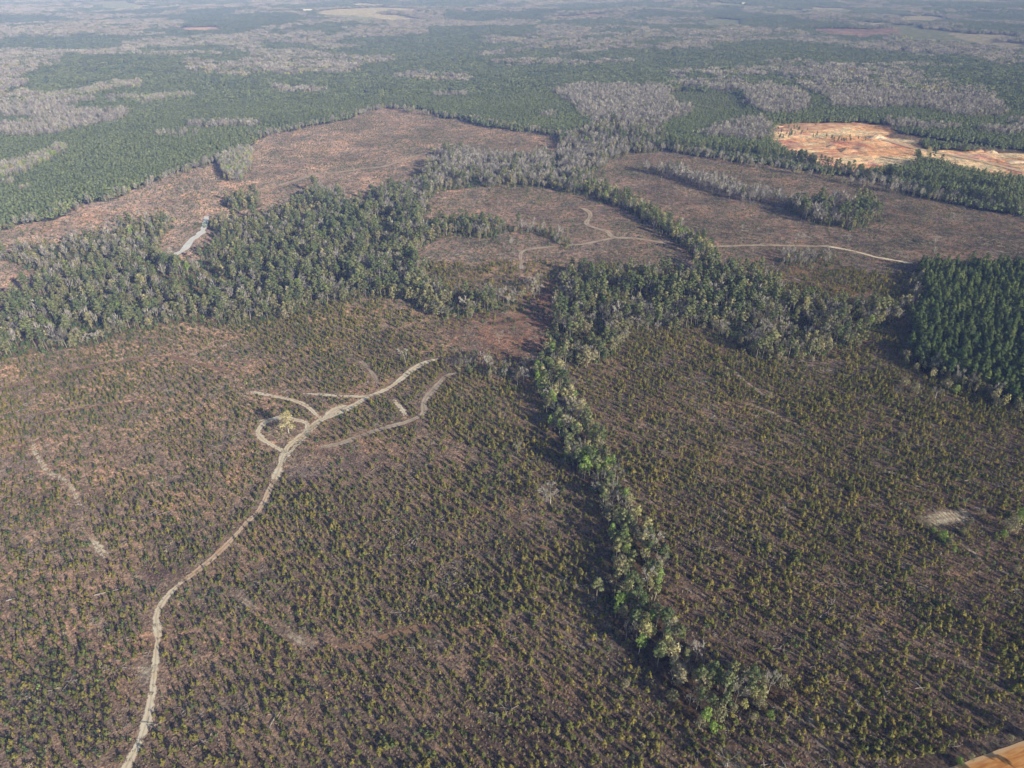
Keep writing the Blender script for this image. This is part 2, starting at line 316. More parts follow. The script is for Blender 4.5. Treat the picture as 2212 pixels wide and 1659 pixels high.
# ------------------------------------------------------------------ mesh helpers
def mesh_np(name, V, T, mats=None, mi=None, quads=False):
    V = np.asarray(V, np.float32); T = np.asarray(T, np.int32); k = T.shape[1]
    me = bpy.data.meshes.new(name)
    me.vertices.add(len(V)); me.vertices.foreach_set('co', V.ravel())
    me.loops.add(T.size); me.loops.foreach_set('vertex_index', T.ravel())
    me.polygons.add(len(T)); me.polygons.foreach_set('loop_start', np.arange(len(T), dtype=np.int32)*k)
    if mi is not None: me.polygons.foreach_set('material_index', np.asarray(mi, np.int32))
    me.update(); me.validate()
    for m in mats or []: me.materials.append(m)
    return me
class Tri:
    def __init__(s): s.v = []; s.t = []; s.m = []
    def tri(s, a, b, c, m=0):
        n = len(s.v); s.v += [a, b, c]; s.t.append((n, n+1, n+2)); s.m.append(m)
    def prism(s, p, q, r0, r1, m=0, k=3):
        p = Vector(p); q = Vector(q); d = (q-p); 
        if d.length < 1e-5: return
        d.normalize(); a = d.orthogonal().normalized(); b = d.cross(a)
        n = len(s.v)
        for (c, r) in ((p, r0), (q, r1)):
            for i in range(k):
                th = 2*math.pi*i/k; s.v.append(tuple(c + (a*math.cos(th)+b*math.sin(th))*r))
        for i in range(k):
            j = (i+1) % k; s.t += [(n+i, n+j, n+k+j), (n+i, n+k+j, n+k+i)]; s.m += [m, m]
    def leaf(s, c, nrm, size, m=0, asp=1.0):
        c = Vector(c); nrm = Vector(nrm)
        if nrm.length < 1e-4: nrm = Vector((0, 0, 1))
        nrm.normalize(); a = nrm.orthogonal().normalized(); b = nrm.cross(a)
        t0 = rnd.random()*6.283; n = len(s.v)
        for k in range(3):
            th = t0 + k*2.094 + rnd.uniform(-.35, .35); rr = size*rnd.uniform(.7, 1.25)
            s.v.append(tuple(c + a*math.cos(th)*rr + b*math.sin(th)*rr*asp))
        s.t.append((n, n+1, n+2)); s.m.append(m)
    def mesh(s, name, mats): return mesh_np(name, s.v, s.t, mats, s.m)
def rv(r=1.0):
    while True:
        p = Vector((rnd.uniform(-1, 1), rnd.uniform(-1, 1), rnd.uniform(-1, 1)))
        if .05 < p.length < 1: return p.normalized()*r
def clump(T, c, r, n, size, m=0, flat=.8, updark=True):
    for _ in range(n):
        d = rv(); 
        if d.z < -.35 and rnd.random() < .6: d.z = -d.z
        p = Vector(c) + Vector((d.x*r, d.y*r, d.z*r*flat))*rnd.uniform(.72, 1.05)
        T.leaf(p, d*1.0 + rv(.45), size, m)

def crown_pine(h, w, n, size, base=.25):       # dense plantation pine, rounded cone of needle tufts
    T = Tri()
    for _ in range(n):
        t = rnd.random()**.85; z = h*(base + (1-base)*t)
        r = w*(1-t**2.3)*rnd.uniform(.6, 1.1)+.1; th = rnd.random()*6.283
        d = Vector((math.cos(th), math.sin(th), .55+t))
        T.leaf((r*math.cos(th), r*math.sin(th), z), d+rv(.4), size*(1.15-.35*t))
    return T
def crown_tallpine(h, w, n, size):             # old pine, open tufted crown high on a bare stem
    T = Tri(); k = 11
    for i in range(k):
        t = i/(k-1); z = h*(.52+.44*t); rr = w*(1-.75*t**2)*rnd.uniform(.5, 1)
        th = i*2.4+rnd.uniform(-.5, .5); c = (rr*math.cos(th)*.75, rr*math.sin(th)*.75, z)
        clump(T, c, w*.42*rnd.uniform(.8, 1.15), n//k, size, 0, .55)
    return T
def crown_leafy(h, w, n, size, low=.3, k=10, flat=.8):
    T = Tri()
    for i in range(k):
        t = (i+.5)/k; z = h*(low+(.92-low)*t); rr = w*math.sin(math.pi*(.22+.72*t))*rnd.uniform(.35, .85)
        th = i*2.4+rnd.uniform(-.6, .6)
        clump(T, (rr*math.cos(th), rr*math.sin(th), z), w*rnd.uniform(.38, .55), n//k, size, 0, flat)
    return T
def trunk_t(h, r, top=.9, limbs=0, w=2, m=0, low=.4, lean=0):
    T = Tri(); n = 5; pts = []
    for i in range(n+1):
        t = i/n; pts.append(Vector((lean*h*t+rnd.uniform(-.12, .12)*i*.5, rnd.uniform(-.12, .12)*i*.5, h*top*t-(.4 if i == 0 else 0))))
    for i in range(n): T.prism(pts[i], pts[i+1], r*(1-.8*i/n), r*(1-.8*(i+1)/n), m, 5 if i < 3 else 4)
    for i in range(limbs):
        t = low + (.85-low)*i/max(1, limbs); p = pts[0].lerp(pts[-1], t); th = i*2.4
        q = p + Vector((math.cos(th)*w, math.sin(th)*w, w*.8)); T.prism(p, q, r*.35*(1-t*.5), r*.08, m)
    return T
def bare_t(h, w, r, lv=3, nb=5, twigs=3, tw=.16, vase=1.0):
    """leafless tree: trunk mesh and branch mesh"""
    A = trunk_t(h, r, .62); B = Tri()
    def grow(p, d, L, rad, l):
        q = p + d*L; B.prism(p, q, rad, rad*.5, 0)
        if l == 0:
            for _ in range(twigs):
                e = (d + rv(.75) + Vector((0, 0, .35))).normalized(); s = q.lerp(p, rnd.random()*.6)
                t = s + e*L*rnd.uniform(.6, 1.1); sd = e.orthogonal().normalized()*tw*.5
                B.tri(tuple(s-sd), tuple(s+sd), tuple(t), 0)
            return
        for i in range(3):
            e = (d + rv(.62) + Vector((0, 0, .25))).normalized(); grow(q.lerp(p, rnd.random()*.35), e, L*rnd.uniform(.6, .82), rad*.55, l-1)
    for i in range(nb):
        t = .28+.34*i/nb*1.0; th = i*2.4+rnd.uniform(-.4, .4); p = Vector((0, 0, h*t))
        d = Vector((math.cos(th)*w*.09*vase, math.sin(th)*w*.09*vase, 1)).normalized(); 
        d = (d+Vector((math.cos(th), math.sin(th), 0))*.55*vase).normalized()
        grow(p, d, h*.24*rnd.uniform(.8, 1.1), r*.42, lv-1)
    return A, B
def merge(ts, name, mats):
    V = []; Tt = []; Mi = []
    for T, mi in ts:
        n = len(V); V += [tuple(v) for v in T.v]; Tt += [(a+n, b+n, c+n) for a, b, c in T.t]; Mi += [mi]*len(T.t)
    return mesh_np(name, V, Tt, mats, Mi)

# kinds: list of variants (height 1 scale = metres), each {'trunk':mesh,'crown':mesh,'all':mesh}
def variant(name, trunk, crown, mt, mc):
    return dict(trunk=trunk.mesh(name+'_trunk', [mt]), crown=crown.mesh(name+'_crown', [mc]),
                all=merge([(trunk, 0), (crown, 1)], name+'_tree', [mt, mc]))
def single(name, T, m): 
    return dict(all=T.mesh(name, [m]))

def sap_t(n, h, w, size, squat=False):
    T = Tri()
    for _ in range(n):
        t = rnd.random()**.8; th = rnd.random()*6.283
        r = w*((1-t)**.8 if not squat else math.sqrt(max(0, 1-t*t)))*rnd.uniform(.5, 1.1)
        z = h*(.05+.9*t); T.leaf((r*math.cos(th), r*math.sin(th), z), Vector((math.cos(th), math.sin(th), .6))+rv(.6), size*(1.15-.6*t))
    return T
def tuft_t(n, h, w):
    T = Tri()
    for _ in range(n):
        th = rnd.random()*6.283; r = w*rnd.random(); b = Vector((r*math.cos(th), r*math.sin(th), 0))
        e = Vector((math.cos(th)*w*.8, math.sin(th)*w*.8, h*rnd.uniform(.5, 1.1))); sd = Vector((-math.sin(th), math.cos(th), 0))*w*.35
        T.tri(tuple(b-sd), tuple(b+sd), tuple(b+e), 0)
    return T
def slash_t():
    T = Tri()
    for _ in range(7):
        a = rnd.random()*6.283; c = Vector((rnd.uniform(-1, 1), rnd.uniform(-1, 1), rnd.uniform(.05, .3))); d = Vector((math.cos(a), math.sin(a), rnd.uniform(-.05, .25)))*rnd.uniform(.6, 1.8)
        T.prism(c-d, c+d, .07, .03)
    return T
SAP = [single('young_pine', sap_t(46, 3.2, 1.15, .5), M['sapling']) for _ in range(5)] + [single('young_pine_slim', sap_t(38, 3.7, .85, .46), M['sapling']) for _ in range(2)]
SHRUB = [single('shrub', sap_t(34, 1.7, 1.15, .42, True), M['sap_blue']) for _ in range(3)] + [single('shrub', sap_t(30, 1.5, 1.2, .4, True), M['khaki'])] + [single('shrub', sap_t(26, 1.6, 1.0, .4, True), M['bright'])]
BRUSH = [single('brush', tuft_t(14, .85, .55), M['brush']) for _ in range(4)]
SLASH = [single('slash', slash_t(), M['slash']) for _ in range(3)]
PLP = [variant('plantation_pine', trunk_t(11, .16), crown_pine(rnd.uniform(10.5, 12.5), rnd.uniform(1.6, 2.2), 110, .72, rnd.uniform(.2, .4)), M['bark'], M['pine']) for _ in range(4)]
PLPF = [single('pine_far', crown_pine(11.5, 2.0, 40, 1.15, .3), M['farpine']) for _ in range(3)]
def patch(n, s, f, mat):
    T = Tri()
    for _ in range(n):
        x = rnd.uniform(-s, s); y = rnd.uniform(-s, s); k = rnd.uniform(.8, 1.15); g = f()
        o = len(T.v); T.v += [(v[0]*k+x, v[1]*k+y, v[2]*k) for v in g.v]; T.t += [(a+o, b+o, c+o) for a, b, c in g.t]; T.m += g.m
    return single('grove', T, mat)
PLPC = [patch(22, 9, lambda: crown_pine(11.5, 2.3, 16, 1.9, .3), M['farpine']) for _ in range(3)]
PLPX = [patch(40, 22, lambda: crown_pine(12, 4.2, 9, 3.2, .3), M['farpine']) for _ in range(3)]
TALL = [variant('tall_pine', trunk_t(19, .26, .92, 6, 1.8, low=.5), crown_tallpine(19.5, 3.0, 264, .66), M['bark'], M['tallpine']) for _ in range(4)]
LEAFY = [variant('leafy', trunk_t(11, .18, .8, 5, 2), crown_leafy(12, 2.7, 250, .62, .25), M['bark'], M['leaf']) for _ in range(4)] \
      + [variant('leafy_slim', trunk_t(13, .14, .85, 4, 1.2), crown_leafy(14, 1.7, 180, .55, .42), M['pale_bark'], M['leaf']) for _ in range(2)] \
      + [variant('khaki', trunk_t(9, .16, .8, 5, 2), crown_leafy(10, 2.8, 230, .5, .3), M['bark'], M['khaki']) for _ in range(2)] \
      + [variant('spring', trunk_t(13, .15, .85, 5, 1.6), crown_leafy(14, 2.3, 210, .5, .45), M['pale_bark'], M['bright']) for _ in range(2)] \
      + [variant('yellow', trunk_t(12, .16, .8, 5, 2), crown_leafy(12.5, 2.6, 210, .5, .35), M['bark'], M['yellow']) for _ in range(1)]
def bare_variant(h, w, r, **k):
    a, b = bare_t(h, w, r, **k)
    return dict(trunk=a.mesh('bare_trunk', [M['pale_bark']]), crown=b.mesh('bare_branches', [M['twig']]), all=merge([(a, 0), (b, 1)], 'bare_tree_mesh', [M['pale_bark'], M['twig']]))
BARET = [bare_variant(14, 3, .17, lv=3, nb=5, twigs=5, tw=.30) for _ in range(4)]
def bare_far(h, w, n, sz):
    T = Tri(); T.prism((0, 0, 0), (0, 0, h*.7), .16, .08)
    for _ in range(n):
        th = rnd.random()*6.283; t = rnd.random(); r = w*math.sin(math.pi*(.15+.8*t))*rnd.random()**.6
        p = Vector((r*math.cos(th), r*math.sin(th), h*(.38+.5*t))); e = Vector((math.cos(th)*.5, math.sin(th)*.5, 1.1))+rv(.3)
        sd = rv(1).cross(e).normalized()*sz*.5; T.tri(tuple(p-sd), tuple(p+sd), tuple(p+e*h*.16), 0)
    return T
BAREF = [single('bare_far', bare_far(14, 2.8, 46, .62), M['twig']) for _ in range(4)]
BAREC = [patch(10, 9, lambda: bare_far(14, 3.6, 22, 1.6), M['twig']) for _ in range(3)]
BAREX = [patch(22, 22, lambda: bare_far(14, 6.5, 12, 4.2), M['twig']) for _ in range(3)]
LEAFC = [patch(9, 9, lambda: crown_leafy(11, 3.6, 30, 1.6, .25, 5), M['khaki']), patch(9, 9, lambda: crown_leafy(11, 3.6, 30, 1.6, .25, 5), M['leaf']), patch(8, 9, lambda: crown_leafy(12, 3.8, 30, 1.6, .3, 5), M['yellow'])]

# ------------------------------------------------------------------ tracks
def P(*a): return list(a)
TRACKS = [ # name, pts, width m, material, solid
 ('sandy_track', [(262,1700),(273,1656),(293,1619),(313,1573),(327,1506),(335,1439),(337,1406),(342,1373),(337,1333),(347,1309),(363,1286),(397,1253)], 3.4, 'sand', 1.0),
 ('orange_sandy_track', [(393,1257),(433,1228),(470,1196),(500,1166),(533,1129),(557,1106),(580,1063),(592,1035)], 3.6, 'clay', 1.0),
 ('sandy_track', [(588,1045),(600,1020),(613,980),(627,960),(653,940),(680,916),(697,906),(730,893),(757,880),(780,866),(804,853),(837,840),(870,816),(894,796),(920,783),(947,775)], 4.6, 'sand', 1.0),
 ('track_loop', [(618,978),(603,970),(573,953),(557,936),(563,923),(577,910),(605,902),(633,906),(660,913),(664,926),(655,938)], 4.2, 'sand', 1.05),
 ('track_spur', [(540,846),(587,855),(633,865),(660,876),(683,896),(697,906)], 3.2, 'sand', 1),
 ('track_spur', [(653,850),(700,853),(737,856),(797,856),(820,850)], 3.2, 'sand', .95),
 ('track_spur', [(697,908),(720,888),(750,878)], 6.5, 'sand', .95),
 ('faint_track', [(690,968),(737,957),(804,933),(847,920),(880,911),(914,893),(917,866),(944,833),(964,812),(986,807)], 4.6, 'faint', .95),
 ('track_spur', [(850,863),(867,883),(878,900)], 3.4, 'sand', .8),
 ('track_spur', [(780,780),(804,806),(817,830)], 3.6, 'faint', .8),
 ('faint_track', [(88,945),(73,955),(75,973),(87,996),(110,1023),(147,1043),(177,1100)], 3.6, 'sand', .56),
 ('faint_track', [(192,1159),(230,1203)], 3.6, 'sand', .6),
 ('faint_track', [(500,1282),(520,1294),(540,1308),(560,1322)], 4.2, 'faint', .56),
 ('faint_track', [(605,1360),(630,1373),(655,1386),(680,1402)], 5.0, 'faint', .62),
 ('faint_track', [(725,1392),(787,1399),(820,1379),(877,1363),(950,1350)], 3.6, 'rust', .7),
 ('faint_track', [(-40,850),(0,843),(133,806),(233,786),(350,770),(417,783),(500,806)], 4.5, 'rust', .7),
 ('faint_track', [(100,895),(157,886),(233,876),(333,863)], 4.5, 'rust', .65),
 ('faint_track', [(20,972),(60,960),(105,945)], 4, 'rust', .7),
 ('field_track', [(1257,450),(1271,457),(1275,467),(1267,483),(1284,492),(1310,500),(1327,513),(1370,515),(1404,520),(1440,526)], 5, 'faint', 1.3),
 ('field_track', [(1327,514),(1297,520),(1264,527),(1230,530),(1154,537),(1130,543),(1124,553),(1127,583)], 4.4, 'faint', 1.0),
 ('field_track', [(540,417),(617,397),(683,377),(737,372),(787,365),(830,360),(877,345),(924,330),(951,318),(977,312)], 6.5, 'faint', 1.5),
 ('field_track', [(1500,534),(1538,533),(1642,530),(1742,532),(1791,532)], 4.2, 'faint', 1.1),
 ('field_track', [(1785,532),(1835,541),(1875,551),(1898,557),(1972,569)], 4.4, 'sand', 1.0),
 ('white_track', [(447,468),(437,500),(413,520),(397,540),(370,554)], 6.5, 'white', 2.2),
 ('faint_track', [(1560,790),(1585,803),(1622,833),(1660,862)], 3.0, 'faint', .6),
 ('faint_track', [(1612,873),(1655,886),(1695,906),(1722,916)], 3.4, 'faint', .6),
 ('faint_track', [(2068,1169),(2108,1199),(2142,1236)], 2.4, 'faint', .6),
 ('plantation_track', [(1440,208),(1475,218),(1508,227),(1565,240)], 7, 'faint', 1.0),
 ('sandy_clearing', [(2000,1128),(2020,1121),(2048,1116),(2075,1112),(2096,1111)], 9, 'faint', .7),
 ('sandy_clearing', [(2008,1126),(2040,1118),(2075,1114)], 8, 'sand', 1.0),
 ('sandy_patch', [(300,1446),(335,1450)], 6, 'sand', .62),
 ('sandy_patch', [(940,1395),(960,1392)], 6, 'faint', .5),
 ('sandy_track', [(600,1010),(640,962),(668,932),(694,908)], 4.5, 'sand', .62),
 ('haul_road', [(2212,372),(2100,345),(1985,323),(1930,308),(1900,300),(1870,297)], 11, 'clay', 1.0),
]
TM = dict(sand=track_mat('pale_sand', (.98,.85,.65), (.90,.72,.50), .4), clay=track_mat('orange_clay_sand', (.90,.68,.48), (.75,.50,.32), .5),
          faint=track_mat('worn_earth', (.66,.54,.41), (.48,.37,.27), .5), white=track_mat('white_sand', (.95,.93,.90), (.88,.85,.80), .1), rust=track_mat('rusty_litter', (.42,.26,.15), (.34,.20,.12), .3))
track_pts = []
def spline(p, step):
    p = np.array(p, float)
    if len(p) == 2: p = np.array([p[0], (p[0]+p[1])/2, p[1]])
    q = np.vstack([2*p[0]-p[1], p, 2*p[-1]-p[-2]]); out = []
    for i in range(1, len(q)-2):
        a, b, c, d = q[i-1:i+3]; n = max(2, int(np.hypot(*(c-b))/step))
        for k in range(n):
            t = k/n; out.append(.5*((2*b)+(-a+c)*t+(2*a-5*b+4*c-d)*t*t+(-a+3*b-3*c+d)*t**3))
    out.append(q[-2]); return np.array(out)
def setattr_f(me, name, arr):
    a = me.attributes.new(name, 'FLOAT', 'POINT'); a.data.foreach_set('value', np.asarray(arr, np.float32))
def make_track(name, pts, w, mat, solid, seg=8):
    g = np.array([unproj(*p) for p in pts]); s = spline(g, 1.6)
    dd = np.gradient(s, axis=0); dd /= np.linalg.norm(dd, axis=1)[:, None]+1e-9; nn = np.stack([-dd[:, 1], dd[:, 0]], 1)
    n = len(s); ww = w*(.6+.8*vn(s[:, 0]/8, s[:, 1]/8, 91))*.62
    tt = np.linspace(-1, 1, seg+1); V = []; E = []; RT = []
    endf = np.minimum(1, np.minimum(np.arange(n), n-1-np.arange(n))/4.0)
    for k, t in enumerate(tt):
        p = s + nn*(ww*t)[:, None]; dist = np.hypot(p[:, 0], p[:, 1])
        V.append(np.stack([p[:, 0], p[:, 1], hgt(p[:, 0], p[:, 1])+.12+np.clip(dist-500, 0, 1e9)*.0008], 1))
        E.append((1-abs(t)**2)*solid*1.05*(.6+.4*endf)*(.8+.4*vn(s[:, 0]/6, s[:, 1]/6, 95))); RT.append(np.full(n, 1.0 if abs(t) < .2 else (.2 if abs(t) < .7 else .7)))
    V = np.stack(V, 1).reshape(-1, 3); E = np.stack(E, 1).ravel(); RT = np.stack(RT, 1).ravel()
    k = seg+1; i = np.arange(n-1)[:, None]; j = np.arange(seg)[None, :]
    a = (i*k+j).ravel(); Q = np.stack([a, a+1, a+k+1, a+k], 1)
    me = mesh_np(name, V, Q, [TM[mat]]); setattr_f(me, 'edge', E); setattr_f(me, 'rut', RT)
    o = bpy.data.objects.new(name, me); COL.objects.link(o); o['kind'] = 'structure'
    track_pts.append((s[::2], w*.5*min(1, solid+.1)))
    return o
for a in TRACKS: make_track(*a)

_a = np.array(unproj(2075, 1656)); _b = np.array(unproj(2212, 1606)); _d = (_b-_a)/np.hypot(*(_b-_a)); _n = np.array([_d[1], -_d[0]])
track_pts.append((np.array([_a+_d*t+_n*3.2 for t in np.arange(-90, 140, 2.)]), 8.6))
# ------------------------------------------------------------------ ground sheet
def axis(a0, a1, d0, grow, far):
    v = list(np.arange(a0, a1+.01, d0)); s = d0
    lo = [a0]; 
    while lo[-1] > -far: s *= grow; lo.append(lo[-1]-s)
    s = d0; hi = [a1]
    while hi[-1] < far: s *= grow; hi.append(hi[-1]+s)
    return np.array(lo[:0:-1] + v + hi[1:])
ax = axis(-460, 460, 2.6, 1.016, 24000); ay = axis(70, 700, 2.6, 1.012, 24000)
ay = ay[ay > -9000]
GX, GY = np.meshgrid(ax, ay); gx = GX.ravel(); gy = GY.ravel()
zz, gu, gv = zone(gx, gy, True, .35)
gz = hgt(gx, gy)
pit = (zz == MINE)
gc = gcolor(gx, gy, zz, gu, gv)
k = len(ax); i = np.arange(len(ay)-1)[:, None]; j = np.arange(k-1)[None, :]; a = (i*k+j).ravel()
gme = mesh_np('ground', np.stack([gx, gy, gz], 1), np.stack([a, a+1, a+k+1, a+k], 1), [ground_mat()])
gme.polygons.foreach_set('use_smooth', np.ones(len(gme.polygons), bool))
ca = gme.color_attributes.new('gcol', 'FLOAT_COLOR', 'POINT'); ca.data.foreach_set('color', np.concatenate([gc, np.ones((len(gc), 1))], 1).astype(np.float32).ravel())
sandy = np.isin(zz, (FIELD, CLEAR))*np.clip(.35+.9*sstep(900, 1500, gu)-.35*sstep(700, 400, gv), .2, 1)
setattr_f(gme, 'sandy', sandy)
g = bpy.data.objects.new('ground', gme); COL.objects.link(g); g['kind'] = 'structure'

# ------------------------------------------------------------------ scatter plan
def jgrid(cx, cy, box, rot=0.0, jit=.35, warp=0):
    """jittered grid cx by cy metres, rotated, over the wedge the camera looks at"""
    x0, x1, y0, y1 = box; c = np.array([(x0+x1)/2, (y0+y1)/2]); rr = math.hypot(x1-x0, y1-y0)/2
    a = np.arange(-rr, rr, cx); b = np.arange(-rr, rr, cy); A, B = np.meshgrid(a, b); A = A.ravel(); B = B.ravel()
    A = A + R.uniform(-jit, jit, A.size)*cx; B = B + R.uniform(-jit, jit, B.size)*cy
    x = c[0] + A*math.cos(rot)-B*math.sin(rot); y = c[1] + A*math.sin(rot)+B*math.cos(rot)
    if warp: x = x + warp*(vn(x/90, y/90, 101)-.5); y = y + warp*(vn(x/90, y/90, 103)-.5)
    m = (x > x0) & (x < x1) & (y > y0) & (y < y1) & (np.abs(x) < .86*np.hypot(y, 170)+40)
    return x[m], y[m]
def off_tracks(x, y, extra=1.0):
    keep = np.ones(x.size, bool)
    for s, w in track_pts:
        lo = s.min(0)-8; hi = s.max(0)+8
        m = np.where((x > lo[0]) & (x < hi[0]) & (y > lo[1]) & (y < hi[1]))[0]
        for c in range(0, m.size, 20000):
            mm = m[c:c+20000]; d = np.hypot(x[mm][:, None]-s[None, :, 0], y[mm][:, None]-s[None, :, 1]).min(1)
            keep[mm[d < w+extra]] = False
    return keep
KINDS = {}
def add(kind, x, y, sx, sz, vi):
    vi = np.asarray(vi)
    if kind == 'bare_tree': vi = np.where((vi < 4) & (np.hypot(x, y) > 560), vi+4, vi)
    KINDS.setdefault(kind, []).append(np.stack([x, y, sx, sz, vi], 1))
def near(bu, bv, ru, rv_, u, v): return np.exp(-(((u-bu)/ru)**2+((v-bv)/rv_)**2))

def pr0(u, v): return 1-.95*near(1090, 740, 160, 60, u, v)-.9*near(1180, 670, 70, 80, u, v)
# 1 planted field of young pines (near)
x, y = jgrid(2.35, 3.7, (-620, 620, 60, 640), math.radians(137), .36, 22)
z, u, v = zone(x, y); m = np.isin(z, (FIELD,))
dens = fbm(x/38, y/38, 111, 3); gaps = fbm(x/11, y/11, 113, 2)
pr = .95 - 2.0*np.clip(dens-.56, 0, 1) - 1.9*np.clip(gaps-.56, 0, 1)
for (bu, bv, ru, rw, s) in [(1090,740,160,60,.95),(1180,670,70,80,.9),(665,1010,60,26,.9),(610,935,50,28,.6),(320,1452,34,24,.7),(275,1258,50,32,.5),(190,1370,60,36,.7),(340,1245,60,36,.7),
                            (870,985,170,30,.6),(740,1000,100,40,.6),(2048,1117,48,16,1),(2130,1225,70,60,.8),(1330,1150,60,60,.5),(450,770,260,24,.4),(60,810,160,30,.3),(880,910,60,14,.5)]:
    pr -= s*near(bu, bv, ru, rw, u, v)
m &= (R.rand(x.size) < pr) & off_tracks(x, y)
x, y, u, v = x[m], y[m], u[m], v[m]
s = R.uniform(.42, 1.25, x.size)*(.75+.65*fbm(x/30, y/30, 117, 2))*(1-.2*sstep(1100, 300, u))
add('young_pine', x, y, s*R.uniform(.8, 1.35, x.size), s*R.uniform(.75, 1.0, x.size), R.randint(0, len(SAP), x.size))
x, y = jgrid(3.2, 3.2, (-620, 620, 60, 640), .3, .5); z, u, v = zone(x, y); m = (z == FIELD) & (R.rand(x.size) < .35*np.clip(pr0(u, v), 0, 1)) & off_tracks(x, y); x, y = x[m], y[m]; s = R.uniform(.25, .7, x.size); add('young_pine', x, y, s*1.15, s, R.randint(0, len(SAP), x.size))
# shrubs between them
x, y = jgrid(3.8, 3.8, (-620, 620, 60, 700), .4, .5)
z, u, v = zone(x, y); m = np.isin(z, (FIELD, GAP)) & (R.rand(x.size) < .10+1.0*np.clip(fbm(x/24, y/24, 121, 3)-.48, 0, 1)*2) & off_tracks(x, y)
x, y, u = x[m], y[m], u[m]; s = R.uniform(.45, 1.25, x.size)
vi = R.choice(5, x.size, p=[.3, .3, .25, .12, .03]); add('shrub', x, y, s, s, vi)
# 2 older cleared land: low regrowth everywhere
x, y = jgrid(3.0, 3.2, (-1150, 1300, 380, 1650), math.radians(20), .5, 20)
z, u, v = zone(x, y); m = np.isin(z, (CLEAR, GAP)) & (R.rand(x.size) < .8+1.3*(fbm(x/50, y/50, 123, 3)-.42)) & off_tracks(x, y, 1.5)
x, y = x[m], y[m]; s = R.uniform(.3, .85, x.size)
add('shrub', x, y, s*1.2, s*1.0, R.choice(5, x.size, p=[.24, .22, .18, .35, .01]))
# dry brush and slash on the near ground
x, y = jgrid(1.75, 1.75, (-420, 420, 60, 470), .2, .5)
z, u, v = zone(x, y); m = np.isin(z, (FIELD,)) & (R.rand(x.size) < .75) & off_tracks(x, y, -.4)
x, y = x[m], y[m]; s = R.uniform(.5, 1.35, x.size)
add('brush', x, y, s*1.0, s*.55, R.randint(0, 4, x.size))
x, y = jgrid(6, 6, (-600, 600, 60, 700), .2, .5)
z, u, v = zone(x, y); m = np.isin(z, (FIELD, CLEAR)) & (R.rand(x.size) < .5*(fbm(x/30, y/30, 131, 2) > .5)) & off_tracks(x, y)
x, y = x[m], y[m]; s = R.uniform(.7, 2.1, x.size); add('slash', x, y, s, s, R.randint(0, 3, x.size))

# 3 pine plantations
def kind_p2(zs): return P2 in zs
def plant_pines(sp, box, dmin, dmax, kind, sc_, vi0, nv, rot, zones=(PINE,), p=.97, warp=30, hs=.85):
    x, y = jgrid(sp[0], sp[1], box, rot, .3, warp); d = np.hypot(x, y); m = (d > dmin) & (d <= dmax); x, y = x[m], y[m]
    z, u, v = zone(x, y); m = np.isin(z, zones) & (R.rand(x.size) < p); x, y = x[m], y[m]
    s = (R.uniform(.62, 1.2, x.size) if kind_p2(zones) else R.uniform(.78, 1.12, x.size))*sc_*(.85+.3*vn(x/120, y/120, 141)); add(kind, x, y, s, s*hs, vi0+R.randint(0, nv, x.size))
plant_pines((3.9, 4.3), (-200, 900, 300, 1000), 0, 800, 'plantation_pine', 1.4, 0, 4, math.radians(30), (P2,), .93, 14, .85)
plant_pines((3.3, 3.7), (-300, 1400, 300, 1200), 800, 1200, 'plantation_pine', 1.12, 4, 3, math.radians(30), (P2,), .98, 10, 1.0)
plant_pines((3.6, 3.9), (-1600, 1600, 300, 1700), 0, 1600, 'plantation_pine', 1.0, 4, 3, math.radians(12))
plant_pines((15, 15), (-4400, 4400, 900, 5200), 1600, 5200, 'plantation_pine', 1.0, 7, 3, .3, p=1)
plant_pines((36, 36), (-7500, 7500, 2500, 9500), 5200, 9500, 'plantation_pine', 1.0, 10, 3, .3, p=1)
x, y = jgrid(4.2, 4.4, (-200, 1600, 1000, 2200), .5, .3); z, u, v = zone(x, y); m = (z == YOUNG) & (R.rand(x.size) < .75); x, y = x[m], y[m]
add('plantation_pine', x, y, R.uniform(.5, .8, x.size), R.uniform(.3, .5, x.size), 4+R.randint(0, 3, x.size))
# grey hardwoods
x, y = jgrid(5.2, 5.2, (-1600, 1700, 500, 1900), .7, .5); d = np.hypot(x, y); z, u, v = zone(x, y)
nz = fbm(x/40, y/40, 151, 2)
m = np.isin(z, (BARE,)) & (d < 1700); x1, y1, n1 = x[m], y[m], nz[m]; q = R.rand(x1.size)
b = q < .80; s = R.uniform(.65, 1.25, b.sum()); add('bare_tree', x1[b], y1[b], s*1.1, s, 4+R.randint(0, 4, b.sum()))
b = (q >= .80) & (q < .92); s = R.uniform(.7, 1.1, b.sum()); add('leafy_tree', x1[b], y1[b], s, s, R.choice([0, 1, 6, 7, 10], b.sum()))
b = q >= .92; s = R.uniform(.55, .85, b.sum()); add('tall_pine', x1[b], y1[b], s*1.2, s, R.randint(0, 4, b.sum()))
x, y = jgrid(4.2, 4.2, (-1600, 1700, 500, 1900), .2, .5); z, u, v = zone(x, y, True, .5); m = (z == PALE); x1, y1 = x[m], y[m]; q = R.rand(x1.size)
b = q < .5; s = R.uniform(.8, 1.1, b.sum()); add('bare_tree', x1[b], y1[b], s*1.1, s, 4+R.randint(0, 4, b.sum()))
b = q >= .5; s = R.uniform(.8, 1.05, b.sum()); add('leafy_tree', x1[b], y1[b], s, s, R.choice([8, 9, 10, 10, 7], b.sum()))
